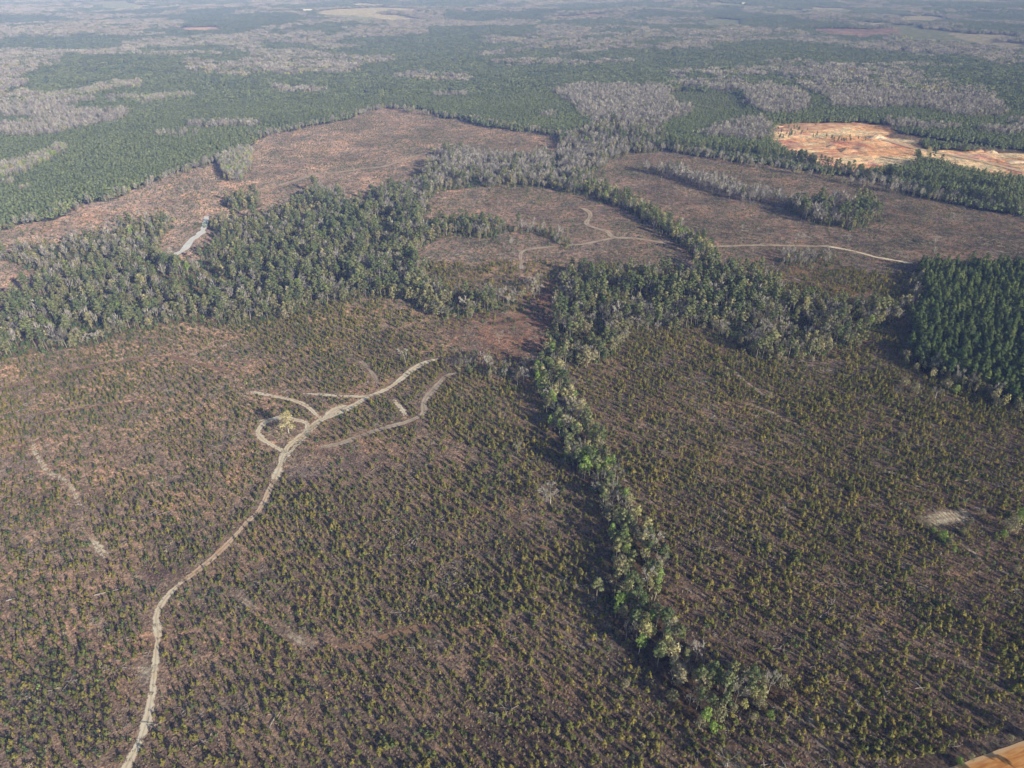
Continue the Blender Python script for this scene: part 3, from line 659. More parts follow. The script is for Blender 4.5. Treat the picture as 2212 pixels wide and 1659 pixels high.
for (sp_, d0, d1, kinds) in ((15, 1700, 5200, 'c'), (36, 5200, 9500, 'x')):
    x, y = jgrid(sp_, sp_, (-7500, 7500, 900, 9500) if kinds == 'x' else (-4400, 4400, 900, 5200), .9, .5); d = np.hypot(x, y); m = (d > d0) & (d <= d1); x, y = x[m], y[m]
    z, u, v = zone(x, y); m = np.isin(z, (BARE, PALE)); x, y = x[m], y[m]; q = R.rand(x.size)
    if kinds == 'c':
        b = q < .5; s = R.uniform(.7, 1.15, b.sum()); add('bare_tree', x[b], y[b], s, s, 8+R.randint(0, 3, b.sum()))
        b = (q >= .5) & (q < .72); s = R.uniform(.8, 1.2, b.sum()); add('plantation_pine', x[b], y[b], s, s, 7+R.randint(0, 3, b.sum()))
        b = q >= .72; s = R.uniform(.8, 1.1, b.sum()); add('leafy_tree', x[b], y[b], s, s, 11+R.choice([0, 0, 1, 2], b.sum()))
    else:
        b = q < .6; s = R.uniform(.8, 1.15, b.sum()); add('bare_tree', x[b], y[b], s, s, 11+R.randint(0, 3, b.sum()))
        b = q >= .6; s = R.uniform(.8, 1.15, b.sum()); add('plantation_pine', x[b], y[b], s, s, 10+R.randint(0, 3, b.sum()))
# 4 mixed woods
x, y = jgrid(4.6, 4.6, (-900, 1500, 250, 1400), .35, .5); z, u, v = zone(x, y); m = (z == MIXED) & (R.rand(x.size) < 1-.9*sstep(.55, .68, fbm(x/22, y/22, 171, 2))) & off_tracks(x, y, 3); x, y, u, v = x[m], y[m], u[m], v[m]
bw = .15 + .80*near(1080, 355, 220, 42, u, v)+.45*near(1260, 370, 90, 50, u, v)+.5*near(720, 420, 30, 25, u, v)+.6*near(1810, 450, 60, 30, u, v)+.35*near(870, 430, 30, 30, u, v)+.45*near(1340, 300, 80, 34, u, v)+.15*(fbm(x/30, y/30, 161, 2)-.5)
bw += .30*near(1100, 640, 60, 25, u, v)+.15*near(1450, 700, 300, 30, u, v)
pw = .24 + .8*(fbm(x/45, y/45, 163, 2)-.5)+.25*near(760, 540, 160, 80, u, v)+.4*near(1010, 485, 120, 15, u, v)+.35*near(1350, 640, 150, 60, u, v)-.2*near(200, 530, 300, 50, u, v)+.3*near(1830, 475, 90, 30, u, v)
kw = .32 + .45*near(100, 560, 330, 60, u, v)+.3*near(250, 720, 500, 25, u, v)+.3*near(1600, 750, 330, 30, u, v)+.3*near(950, 420, 160, 25, u, v)
q = R.rand(x.size); bw = np.clip(bw, .04, .82); pw = np.clip(pw, .02, .75)*(1-bw)
b = q < bw; s = R.uniform(.65, 1.1, b.sum())*(1+.35*near(1810, 455, 120, 50, u[b], v[b])); add('bare_tree', x[b], y[b], s, s, R.randint(0, 4, b.sum()))
b = (q >= bw) & (q < bw+pw); s = R.uniform(.5, 1.05, b.sum())*(1+.3*near(1810, 455, 120, 50, u[b], v[b])); add('tall_pine', x[b], y[b], s*1.2, s, R.randint(0, 4, b.sum()))
b = (q >= bw+pw); q2 = R.rand(x.size); kk = np.where(q2 < kw, R.choice([6, 7], x.size), np.where(q2 > .975, R.choice([8, 9, 10], x.size), R.choice([0, 1, 2, 3, 4, 5], x.size)))
s = R.uniform(.55, 1.3, x.size)*(1-.5*np.clip(kw-.2, 0, .5)); add('leafy_tree', x[b], y[b], s[b]*1.12, (s*R.uniform(.8, 1.1, x.size))[b], kk[b])
x, y = jgrid(14, 14, (-200, 1300, 300, 1100), .3, .5); z, u, v = zone(x, y); m = z == P2; x, y = x[m], y[m]; s = R.uniform(.6, .95, x.size); add('leafy_tree', x, y, s, s, R.choice([0, 1, 6, 7], x.size))
# understorey
x, y = jgrid(3.4, 3.4, (-900, 1500, 200, 1300), .1, .5); z, u, v = zone(x, y); m = np.isin(z, (MIXED, STRIP, FRINGE)) & (R.rand(x.size) < .6)
x, y = x[m], y[m]; s = R.uniform(.8, 2.0, x.size); add('shrub', x, y, s*.9, s*1.2, R.choice(5, x.size, p=[.32, .3, .2, .16, .02]))
# fringes
x, y = jgrid(4.2, 4.2, (-900, 1500, 200, 1400), .5, .5); z, u, v = zone(x, y); m = (z == FRINGE) & (R.rand(x.size) < .6); x, y = x[m], y[m]; q = R.rand(x.size)
b = q < .5; s = R.uniform(.5, .95, b.sum()); add('bare_tree', x[b], y[b], s*.8, s, R.randint(0, 4, b.sum()))
b = q >= .5; s = R.uniform(.5, .85, b.sum()); add('leafy_tree', x[b], y[b], s*.9, s, R.choice([4, 5, 6, 7, 0], b.sum()))
# strip woods between the fields: slender pale stems, green tops
x, y = jgrid(3.9, 3.9, (-200, 400, 90, 900), .2, .5); z, u, v = zone(x, y); m = (z == STRIP) & (R.rand(x.size) < .8); x, y, u, v = x[m], y[m], u[m], v[m]; q = R.rand(x.size)
gp = .14+.35*near(1345, 1320, 50, 60, u, v)+.3*near(1280, 1010, 40, 60, u, v)+.25*near(1170, 840, 40, 50, u, v)
b = q < gp; s = R.uniform(.7, 1.0, b.sum()); add('leafy_tree', x[b], y[b], s, s, R.choice([8, 9, 9, 5, 10], b.sum()))
b = (q >= gp) & (q < gp+.22); s = R.uniform(.55, .86, b.sum()); add('tall_pine', x[b], y[b], s*1.3, s, R.randint(0, 4, b.sum()))
b = (q >= gp+.22) & (q < gp+.38); s = R.uniform(.55, 1.0, b.sum()); add('bare_tree', x[b], y[b], s*.8, s, R.randint(0, 4, b.sum()))
b = q >= gp+.38; s = R.uniform(.5, 1.1, b.sum()); add('leafy_tree', x[b], y[b], s*1.2, s, R.choice([0, 4, 5, 7, 6, 10, 6], b.sum()))
# light edges along the plantations: pale hardwoods with bare stems
edge = [((0,503),(240,434)),((240,434),(480,348)),((540,305),(835,236)),((835,234),(1215,298)),((1230,322),(1424,325)),((1424,326),(1842,383)),((1842,383),(2212,467)),((1475,334),(2212,468)),((20,405),(60,425)),((1956,790),(2212,890)),((1955,700),(1990,600)),((1956,790),(2212,890)),((1170,620),(1120,655)),((900,640),(1110,658))]
for (a0, b0) in edge:
    A = np.array(unproj(*a0)); B = np.array(unproj(*b0)); L = np.hypot(*(B-A)); n = int(L/2.3)
    t = R.rand(n); x = A[0]+(B[0]-A[0])*t+R.normal(0, 4.5, n); y = A[1]+(B[1]-A[1])*t+R.normal(3, 4.5, n); q = R.rand(n)
    big = a0[0] > 1950
    b = q < (.2 if big else .5); s = R.uniform(.55, 1.0, b.sum()); add('bare_tree', x[b], y[b], s*.9, s, R.randint(0, 4, b.sum()))
    b = q >= (.2 if big else .5); s = R.uniform(.5, .9, b.sum())*(1.05 if big else 1); add('leafy_tree', x[b], y[b], s, s, R.choice([4, 6, 7, 10, 0], b.sum()))
# belt of tall pines below the pit
for (a0, b0, w_) in (((1440,322),(1700,352),9), ((1700,354),(1830,380),6), ((1850,384),(1960,400),8), ((1960,396),(2212,428),10), ((1930,352),(2010,362),12), ((1960,414),(2212,462),8), ((1424,318),(1320,300),16)):
    A = np.array(unproj(*a0)); B = np.array(unproj(*b0)); L = np.hypot(*(B-A)); n = int(L/2.2)
    t = R.rand(n); x = A[0]+(B[0]-A[0])*t+R.normal(0, w_, n); y = A[1]+(B[1]-A[1])*t+R.normal(6, w_, n); s = R.uniform(.75, 1.05, n)
    z, u, v = zone(x, y, False); m = ~np.isin(z, (MINE, CLEAR, GAP, FIELD)); add('tall_pine', x[m], y[m], s[m]*1.15, s[m], R.randint(0, 4, m.sum()))
# scattered standing trees in the cleared land and pit
pts = [(1000+R.rand()*500, 420+R.rand()*130) for _ in range(14)]+[(1400+R.rand()*700, 360+R.rand()*200) for _ in range(26)]+[(40+R.rand()*480, 400+R.rand()*110) for _ in range(40)]+[(560+R.rand()*640, 270+R.rand()*100) for _ in range(12)]+[(1560+R.rand()*360, 560+R.rand()*90) for _ in range(30)]
x, y = np.array([unproj(*p) for p in pts]).T; z, u, v = zone(x, y); m = z == CLEAR; x, y = x[m], y[m]; q = R.rand(x.size)
b = q < .6; s = R.uniform(.3, .8, b.sum()); add('bare_tree', x[b], y[b], s, s, R.randint(0, 4, b.sum()))
b = q >= .6; s = R.uniform(.3, .6, b.sum()); add('leafy_tree', x[b], y[b], s, s, R.choice([0, 4, 6, 7], b.sum()))
for (pu, pv, n) in ((1715,283,12), (1712,292,9), (1825,304,16), (1760,299,4), (1672,300,10)):
    A = np.array(unproj(pu, pv)); x = A[0]+R.normal(0, 13, n); y = A[1]+R.normal(0, 8, n); s = R.uniform(.5, .8, n); add('plantation_pine', x, y, s, s, R.randint(0, 3, n))

MESH = dict(young_pine=SAP, shrub=SHRUB, brush=BRUSH, slash=SLASH, plantation_pine=PLP+PLPF+PLPC+PLPX, tall_pine=TALL, leafy_tree=LEAFY+LEAFC, bare_tree=BARET+BAREF+BAREC+BAREX)
HT = dict(young_pine=3, shrub=1.7, plantation_pine=11.5, tall_pine=19, leafy_tree=12, bare_tree=14)
NSINGLE = dict(plantation_pine=4, tall_pine=4, leafy_tree=11, bare_tree=4, young_pine=7, shrub=5)   # variants that can stand alone
NAME = dict(young_pine='young_pine', shrub='shrub', plantation_pine='plantation_pine', tall_pine='pine_tree', leafy_tree='leafy_tree', bare_tree='bare_tree')
STUFF = dict(young_pine='planted_young_pines', shrub='undergrowth', brush='dry_brush', slash='logging_debris', plantation_pine='pine_plantation_woods', tall_pine='pine_woods', leafy_tree='leafy_woods', bare_tree='leafless_woods')
SLAB = dict(planted_young_pines='olive young pines in rows covering the cleared fields', undergrowth='low green and khaki shrubs spread over the cleared land', dry_brush='brown dry brush between the young pines',
            logging_debris='pale dead branches left lying in the cleared fields', pine_plantation_woods='dense dark green pine plantations reaching to the far haze', pine_woods='tall tufted pines massed in the mixed woods',
            leafy_woods='olive and khaki leafy trees massed in the mixed woods', leafless_woods='grey leafless hardwoods in hollows between the plantations')
SCAT = dict(young_pine='pine', shrub='shrub', plantation_pine='pine', tall_pine='pine', leafy_tree='tree', bare_tree='tree')

# ------------------------------------------------------------------ geometry nodes scatter for the uncountable rest
def scatter(name, variants, x, y, sx, sz, vi):
    n = x.size; me = bpy.data.meshes.new(name); me.vertices.add(n)
    me.vertices.foreach_set('co', np.stack([x, y, hgt(x, y)], 1).astype(np.float32).ravel())
    def va(nm, arr):
        a = me.attributes.new(nm, 'FLOAT_VECTOR', 'POINT'); a.data.foreach_set('vector', arr.astype(np.float32).ravel())
    va('rot', np.stack([R.normal(0, .05, n), R.normal(0, .05, n), R.uniform(0, 6.283, n)], 1)); va('scl', np.stack([sx, sx, sz], 1))
    a = me.attributes.new('vidx', 'INT', 'POINT'); a.data.foreach_set('value', vi.astype(np.int32))
    o = bpy.data.objects.new(name, me); COL.objects.link(o)
    cl = bpy.data.collections.new(name+'_kinds')
    for k, v in enumerate(variants):
        s = bpy.data.objects.new('%s_kind_%02d' % (name, k), v['all']); cl.objects.link(s)
    ng = bpy.data.node_groups.new(name, 'GeometryNodeTree')
    ng.interface.new_socket('Geometry', in_out='INPUT', socket_type='NodeSocketGeometry'); ng.interface.new_socket('Geometry', in_out='OUTPUT', socket_type='NodeSocketGeometry')
    N = ng.nodes; L = ng.links
    gi = N.new('NodeGroupInput'); go = N.new('NodeGroupOutput'); ip = N.new('GeometryNodeInstanceOnPoints'); ci = N.new('GeometryNodeCollectionInfo')
    ci.inputs['Collection'].default_value = cl; ci.inputs['Separate Children'].default_value = True; ci.inputs['Reset Children'].default_value = True
    mp = N.new('GeometryNodeMeshToPoints'); L.new(gi.outputs[0], mp.inputs[0])
    def na(nm, t):
        q = N.new('GeometryNodeInputNamedAttribute'); q.data_type = t; q.inputs['Name'].default_value = nm; return q.outputs['Attribute']
    L.new(mp.outputs[0], ip.inputs['Points']); L.new(ci.outputs[0], ip.inputs['Instance']); ip.inputs['Pick Instance'].default_value = True
    L.new(na('vidx', 'INT'), ip.inputs['Instance Index']); L.new(na('rot', 'FLOAT_VECTOR'), ip.inputs['Rotation']); L.new(na('scl', 'FLOAT_VECTOR'), ip.inputs['Scale'])
    L.new(ip.outputs[0], go.inputs[0])
    md = o.modifiers.new('scatter', 'NODES'); md.node_group = ng
    o['kind'] = 'stuff'; o['label'] = SLAB[name]; o['category'] = 'vegetation'
    return o

# where an individual stands, in words
def place_words(kind, u, v, x, y, z, vi):
    if kind == 'young_pine': return ('olive green bushy young pine planted near the lower edge of the cleared field', 'young pines along the lower edge of the field')
    if kind == 'shrub': return ('low dark green rounded shrub among the young pines of the cleared field', 'rounded shrubs among the young pines')
    tone = {'leafy_tree': lambda k: 'olive green rounded tree' if k < 4 else 'slender olive tree with a pale stem' if k < 6 else 'khaki broad crowned tree' if k < 8 else 'bright spring green tree' if k < 10 else 'yellowish green budding tree',
            'tall_pine': lambda k: 'tall tufted dark pine', 'bare_tree': lambda k: 'grey leafless tree with pale stem', 'plantation_pine': lambda k: 'dense dark green plantation pine'}[kind](int(vi))
    if z == STRIP and v > 790 or (z == FIELD and v > 790): w = 'in the wooded strip between the planted fields'
    elif z == P2 or u > 1930: w = 'by the dark plantation at the right edge'
    elif v < 530 and u > 1600: w = 'in the tree belt below the orange sand pit'
    elif u > 1150 and v > 560: w = 'in the wood east of the red clearing'
    elif u < 1140 and v > 440: w = 'in the mixed wood west of the red clearing'
    else: w = 'in the woods around the distant clearings'
    return (tone+' '+w, tone+'s '+w)
def individual(kind, x, y, sx, sz, vi, label, group=None, name=None, lean=0, cat=None):
    v = MESH[kind][int(vi)]; nm = name or NAME[kind]
    loc = (x, y, float(hgt(x, y)))
    rot = (rnd.gauss(0, .03)+lean, rnd.gauss(0, .03), rnd.random()*6.283)
    if 'trunk' in v:
        o = bpy.data.objects.new(nm, None); COL.objects.link(o); o.empty_display_size = .5
        for part in ('trunk', 'crown'):
            c = bpy.data.objects.new(part, v[part]); COL.objects.link(c); c.parent = o
    else:
        o = bpy.data.objects.new(nm, v['all']); COL.objects.link(o)
    o.location = loc; o.rotation_euler = rot; o.scale = (sx, sx, sz)
    o['label'] = label; o['category'] = cat or SCAT[kind]
    if group: o['group'] = group
    return o
NIND = dict(young_pine=300, shrub=120, plantation_pine=300, tall_pine=300, leafy_tree=300, bare_tree=300)
counts = {}
for kind, parts in KINDS.items():
    A = np.concatenate(parts); x, y, sx, sz, vi = A.T
    if kind in NIND:
        z, u, v = zone(x, y, False); _, _, dep = project(x, y)
        px = sz*HT[kind]/dep; ok = (u > 8) & (u < 2204) & (v > 12) & (v < 1655) & (vi < NSINGLE[kind])
        if kind == 'young_pine': ok &= ~((u > 2050) & (v > 1560))
        score = np.where(ok, px, 0); idx = np.argsort(-score)[:NIND[kind]]
        if kind in ('shrub',): idx = idx[(vi[idx] < 3)]
        for k in idx:
            if score[k] <= 0: continue
            lb, gr = place_words(kind, u[k], v[k], x[k], y[k], z[k], vi[k])
            individual(kind, x[k], y[k], sx[k], sz[k], vi[k], lb, gr)
        keep = np.ones(x.size, bool); keep[idx] = False; x, y, sx, sz, vi = x[keep], y[keep], sx[keep], sz[keep], vi[keep]
    counts[kind] = x.size
    scatter(STUFF[kind], MESH[kind], x, y, sx, sz, vi)
print('SCATTER', counts, 'ground', len(gme.vertices))

# ------------------------------------------------------------------ single trees one can point to
def hero(kind, u, v, sc_, vi, label, wide=1.0, name=None, lean=0, cat=None):
    x, y = unproj(u, v); return individual(kind, x, y, sc_*wide, sc_, vi, label, None, name, lean, cat)
MESH['lone'] = [variant('loop_tree', trunk_t(11, .22, .85, 7, 2.4), crown_leafy(12, 3.6, 520, .45, .22, 14), M['pale_bark'], M['yellow']),
                bare_variant(12, 5, .32, lv=4, nb=6, twigs=5, tw=.26, vase=1.25), bare_variant(15, 3, .28, lv=3, nb=5, twigs=4, tw=.24, vase=.8),
                variant('spring_hero', trunk_t(15, .2, .85, 6, 2), crown_leafy(15.5, 3.1, 420, .5, .42, 12), M['pale_bark'], M['bright']),
                variant('broad_khaki', trunk_t(9, .25, .8, 7, 3), crown_leafy(10, 4.0, 480, .45, .2, 14), M['bark'], M['khaki']),
                variant('broad_green', trunk_t(9, .25, .8, 7, 3), crown_leafy(9.5, 3.6, 440, .45, .15, 13), M['bark'], M['bright'])]
SCAT['lone'] = 'tree'; NAME['lone'] = 'tree'
H = hero
H('lone', 624, 936, 1.3, 0, 'lone yellow green tree standing inside the looping sandy track', 1.0, 'lone_tree')
H('lone', 1189, 1092, 1.05, 1, 'pale leafless tree with a broad vase shaped crown in the middle of the field', 1.0, 'bare_tree')
H('lone', 877, 787, .95, 2, 'leaning white leafless snag beside the end of the main sandy track', .8, 'bare_tree', .18)
H('lone', 1118, 980, .55, 2, 'short broken leafless snag on the slope left of the strip of woods', .8, 'bare_tree')
H('lone', 1078, 742, .75, 2, 'thin leafless tree alone in the rust red clearing', .9, 'bare_tree')
H('lone', 1262, 1035, 1.1, 3, 'brightest lime green tree in the strip of woods', 1.0, 'spring_green_tree')
H('lone', 1292, 1035, .72, 3, 'smaller lime green tree just below the brightest one in the strip', .9, 'spring_green_tree')
H('lone', 1350, 1180, .72, 3, 'lime green crown where the strip of woods begins to widen', .9, 'spring_green_tree')
H('lone', 1161, 838, .85, 3, 'pale lime tree at the head of the strip of woods', .8, 'spring_green_tree')
H('lone', 1188, 930, .8, 3, 'slim lime green tree on the left side of the upper strip', .6, 'spring_green_tree')
H('lone', 1568, 1662, .85, 1, 'pale leafless tree cut by the bottom edge below the strip of woods', 1.0, 'bare_tree')
H('lone', 1350, 1483, .42, 4, 'small khaki bush tree in the shadow left of the lower strip', 1.1, 'leafy_tree')
H('lone', 1640, 1530, .62, 4, 'khaki tree at the right end of the clump closing the strip', 1.0, 'leafy_tree')
H('lone', 1688, 1488, .7, 4, 'olive tree farthest right in the clump closing the strip', .8, 'leafy_tree')
H('lone', 1662, 1550, .5, 5, 'light green tree low on the right side of the closing clump', .9, 'leafy_tree')
H('lone', 2034, 1166, .62, 5, 'yellow green spreading tree below the sandy clearing', 1.2, 'leafy_tree')
H('lone', 2078, 1155, .45, 4, 'dark rounded bush tree at the lower corner of the sandy clearing', 1.0, 'leafy_tree')
H('lone', 2176, 1150, 1.05, 4, 'khaki tree by the right edge level with the sandy clearing', 1.0, 'leafy_tree')
H('lone', 2200, 1128, 1.0, 5, 'yellow green tree cut by the right edge beside the khaki one', .9, 'leafy_tree')
H('lone', 1660, 861, .5, 4, 'khaki shrub tree standing alone in the right field below a worn patch', 1.2, 'leafy_tree')
H('lone', 1568, 815, .5, 4, 'greyish shrub tree beside the short sandy track in the right field', 1.1, 'leafy_tree')
H('lone', 1948, 948, .5, 4, 'grey green shrub tree alone in the upper right field', 1.0, 'leafy_tree')
H('lone', 2002, 340, 1.3, 0, 'yellow green tree at the edge of the plantation beside the pit road', .9, 'lone_tree')
H('lone', 1520, 462, .0001+.6, 2, 'thin leafless tree beside the far hardwood clump', .8, 'bare_tree')
H('lone', 1730, 478, .8, 2, 'pale leafless tree standing just left of the oval clump', .9, 'bare_tree')
H('lone', 1995, 480, .55, 4, 'round khaki tree alone in the brown clearing right of the oval clump', .9, 'leafy_tree')
H('lone', 1166, 443, .7, 4, 'dark tree on the pale sandy spot in the round clearing', .6, 'leafy_tree')
H('lone', 1490/3*2.212*0+1098, 306, .9, 4, 'lone tree in the uppermost clearing with a long shadow', .8, 'leafy_tree')
H('lone', 2012, 706, .0001+.8, 2, 'tall bare snag in the shade left of the right plantation', .5, 'bare_tree')
MESH['stem'] = TALL; SCAT['stem'] = 'pine'; NAME['stem'] = 'pine_tree'
for (u, v, s, k, lb) in [(1507,1490,.72,0,'dark green pine standing tallest where the strip turns right'),(1513,1530,.62,1,'dark green pine just below the tallest one in the closing clump'),(1550,1492,.5,2,'small dark green pine between the strip end and the khaki trees'),(1574,1480,.48,3,'farthest right small dark pine in the closing clump'),(1288,1300,.78,1,'broad pine on the left side where the strip is widest'),(1385,1340,.75,2,'broad pine in the middle of the widest part of the strip'),(1345,1175,.7,3,'lone standing pine crown on the right of the strip above its widest part'),(1220,1010,.6,0,'single small pine just right of the strip near the lime trees')]:
    x, y = unproj(u, v); individual('stem', x, y, s*1.25, s, k, lb)
for i, (u, v, s, vi, lb) in enumerate([(1600,1500,.42,4,'greyish bush at the left of the clump closing the strip'),(1615,1480,.5,1,'silver grey leafless bush above the bushes closing the strip'),(1585,1535,.38,4,'low khaki bush along the lower rim of the closing clump'),(1625,1555,.36,4,'lowest right khaki bush of the closing clump'),(1645,1500,.5,5,'light green bush behind the khaki tree of the closing clump'),(1540,1580,.6,5,'bright green tree at the bottom tip of the closing clump'),(1512,1570,.55,4,'khaki tree at the bottom left of the closing clump'),(1475,1450,.45,4,'pale khaki bush on the right side of the lower strip'),(1455,1410,.45,1,'reddish grey leafless bush on the right side of the lower strip'),(1310,1230,.3,4,'small khaki bush in the shadow on the left of the strip'),
      (2000,1140,.34,4,'dark bush left of the sandy clearing'),(2015,1150,.38,5,'yellow green bush under the left end of the sandy clearing'),(2050,1178,.4,4,'khaki bush second below the sandy clearing'),(1985,1125,.3,4,'small bush just left of the sandy clearing'),(2098,1130,.26,4,'small dark bush at the right end of the sandy clearing'),(2120,1110,.36,4,'bush between the sandy clearing and the right edge'),(2060,1192,.36,5,'lowest green bush below the sandy clearing'),(2165,1160,.5,5,'yellow bush in front of the khaki tree by the right edge'),(2195,1235,.4,4,'dark bush by the right edge below the sandy clearing'),(2150,1262,.34,4,'bush by the worn path below the sandy clearing'),(1862,1140,.32,4,'bush alone in the right field left of the sandy clearing'),(1700,1080,.3,4,'greyish bush in the middle of the right field'),
      (2095,1640,.32,4,'grey green bush on the verge at the near end of the orange road'),(2120,1630,.26,4,'low bush on the verge of the orange road'),(2070,1650,.4,5,'bright green bush at the bottom edge beside the orange road'),(2180,1600,.3,4,'khaki bush on the verge near the right edge')]):
    H('lone', u, v, s, vi, lb, 1.15, 'bush' if vi != 1 else 'bare_bush')
for (u, v, s, vi, lb) in [(1950,835,.72,4,'first rounded khaki tree at the lower left corner of the right plantation'),(1975,850,.8,4,'second rounded khaki tree at the corner of the right plantation'),(1935,855,.55,1,'pale leafless bush tree before the corner of the right plantation'),
                      (2040,842,.85,4,'khaki tree in the middle of the lower edge of the right plantation'),(2062,850,.75,5,'yellow tinged tree in the middle of the lower edge of the right plantation'),(2020,860,.6,1,'grey leafless bush tree before the middle of the plantation edge'),
                      (2150,880,.7,4,'rusty khaki tree near the right end of the plantation edge'),(1965,640,.65,4,'khaki tree on the left flank of the right plantation'),(1970,672,.6,4,'rounded pale tree halfway down the left flank of the right plantation'),
                      (1985,694,.4,5,'small yellow green tree low on the left flank of the right plantation')]:
    H('lone', u, v, s, vi, lb, 1.05, 'leafy_tree' if vi != 1 else 'bare_tree')
# trees beside the orange road, just beyond the lower right corner
for (u, v, s, k) in [(2330,1740,.9,0),(2385,1690,1.0,1),(2300,1790,.8,2),(2440,1720,1.0,3),(2350,1830,.9,1)]:
    x, y = unproj(u, v); individual('tall_pine', x, y, s, s, k, 'tall pine on the far verge of the orange road throwing its shadow across', 'pines beyond the orange road')

# ------------------------------------------------------------------ orange clay road at the lower right corner
def road():
    a = np.array(unproj(2075, 1656)); b = np.array(unproj(2212, 1606)); d = (b-a)/np.hypot(*(b-a)); n = np.array([d[1], -d[0]])
    m, nt, nd, ln = new_mat('orange_clay_road')
    ge = nd.new('ShaderNodeNewGeometry'); at = nd.new('ShaderNodeAttribute'); at.attribute_name = 'edge'
    mp = nd.new('ShaderNodeMapping'); mp.vector_type = 'TEXTURE'; mp.inputs['Rotation'].default_value = (0, 0, math.atan2(d[1], d[0])); mp.inputs['Scale'].default_value = (5, .7, 1); ln.new(ge.outputs['Position'], mp.inputs[0])
    nz = nd.new('ShaderNodeTexNoise'); nz.inputs['Scale'].default_value = .9; nz.inputs['Detail'].default_value = 5; ln.new(mp.outputs[0], nz.inputs['Vector'])
    r = ramp(nd, [(.35, (.50,.20,.055)), (.55, (.66,.31,.10)), (.72, (.74,.42,.19))]); ln.new(nz.outputs[0], r.inputs[0])
    mx = nd.new('ShaderNodeMix'); mx.data_type = 'RGBA'; ln.new(at.outputs['Fac'], mx.inputs[0]); ln.new(r.outputs[0], mx.inputs[6]); mx.inputs[7].default_value = (.72,.50,.30,1)
    bs = nd.new('ShaderNodeBsdfDiffuse'); ln.new(mx.outputs[2], bs.inputs[0]); out = nd.new('ShaderNodeOutputMaterial'); ln.new(bs.outputs[0], out.inputs[0])
    offs = [-.8, 0, .7, 2.5, 4.5, 6.5, 8.5, 9.2, 10]; ed = [.9, .8, .2, 0, 0, 0, .2, .8, .9]; hz = [.10, .16, .18, .24, .30, .24, .18, .16, .10]
    V = []; E = []; ts = np.arange(-90, 140, 2.5)
    for t in ts:
        for o, e, h in zip(offs, ed, hz):
            p = a + d*t + n*(o + (.35*(vn(np.array([t/3]), np.array([o*3.]), 5)[0]-.5) if e > .5 else 0)); V.append((p[0], p[1], float(hgt(p[0], p[1]))+h)); E.append(e)
    k = len(offs); i = np.arange(len(ts)-1)[:, None]; j = np.arange(k-1)[None, :]; q = (i*k+j).ravel()
    me = mesh_np('clay_road', V, np.stack([q, q+k, q+k+1, q+1], 1), [m]); setattr_f(me, 'edge', E)
    o = bpy.data.objects.new('clay_road', me); COL.objects.link(o); o['kind'] = 'structure'
road()

# ------------------------------------------------------------------ spoil heaps in the pit
sp_m = plain_mat('pale_spoil', (.92,.80,.62), (.72,.46,.30), .12); cl_m = plain_mat('rusty_spoil', (.80,.52,.34), (.50,.24,.14), .10)
def heap(u, v, r, h, mat, lb, asp=1.6, cr=.0):
    x, y = unproj(u, v); n = 20; m = 9; V = []; T = []
    for i in range(m+1):
        for j in range(n):
            th = 2*math.pi*j/n; rr = .55*r*i/m*(1+.25*math.sin(3*th+u)+.15*math.sin(7*th+v)); hh = h*.6*(1-(i/m)**1.3)*(1+.25*math.sin(5*th+i))
            px, py = x+rr*math.cos(th)*asp, y+rr*math.sin(th); V.append((px, py, float(hgt(px, py))+hh-(.5 if i == m else 0)))
    for i in range(m):
        for j in range(n):
            a = i*n+j; b = i*n+(j+1) % n; T.append((a, b, b+n, a+n))
    me = mesh_np('spoil_heap', V, T, [mat]); o = bpy.data.objects.new('spoil_heap', me); COL.objects.link(o); o['label'] = lb; o['category'] = 'spoil heap'
for a in [(1894,298,16,9,sp_m,'whitest sand heap at the right end of the open pit',1.5),(1905,301,10,3,sp_m,'low white heap touching the whitest sand heap',1.8),(2142,329,12,5,sp_m,'pale heap beside the road along the lower pit',1.5),
          (2120,326,14,4,cl_m,'dark rusty heap just left of the pale heap by the pit road',1.8),(1786,336,34,4,cl_m,'broad rusty bank at the near side of the pit',2.0),(1830,326,20,7,cl_m,'banked rusty spoil in the middle of the pit',1.4),
          (1868,322,26,5,cl_m,'rusty mound right of the pale bank in the pit',1.5),(1730,318,26,4,cl_m,'rusty ridge at the near left of the pit',2.6),(2195,350,16,3,sp_m,'low pale heap at the far right of the lower pit',2.0),
          (1800,318,20,5,cl_m,'small steep rusty mound behind the broad bank',1.2),(1760,272,60,5,cl_m,'long rusty bank along the back rim of the pit',2.4)]: heap(*a)

# ------------------------------------------------------------------ fallen logs in the near field
lg = plain_mat('weathered_log', (.55,.52,.48), (.35,.32,.29), 2)
for (u0, v0, u1, v1, lb) in [(204,1287,262,1273,'long pale fallen trunk lying left of the lower sandy track'),(14,1299,32,1294,'short pale log near the left edge'),(1058,1540,1076,1548,'short grey log in the middle of the lower field')]:
    A = Vector((*unproj(u0, v0), 0)); B = Vector((*unproj(u1, v1), 0)); A.z = float(hgt(A.x, A.y))+.35; B.z = float(hgt(B.x, B.y))+.45
    T = Tri(); Mid = A.lerp(B, .5)+Vector((.2, .1, .05)); T.prism(A, Mid, .3, .24, 0, 7); T.prism(Mid, B, .24, .1, 0, 7)
    for t in (.3, .5, .65, .8): p = A.lerp(B, t); T.prism(p, p+Vector((rnd.uniform(-1, 1), rnd.uniform(-1, 1), .9)), .09, .03)
    o = bpy.data.objects.new('fallen_log', T.mesh('fallen_log', [lg])); COL.objects.link(o); o['label'] = lb; o['category'] = 'log'

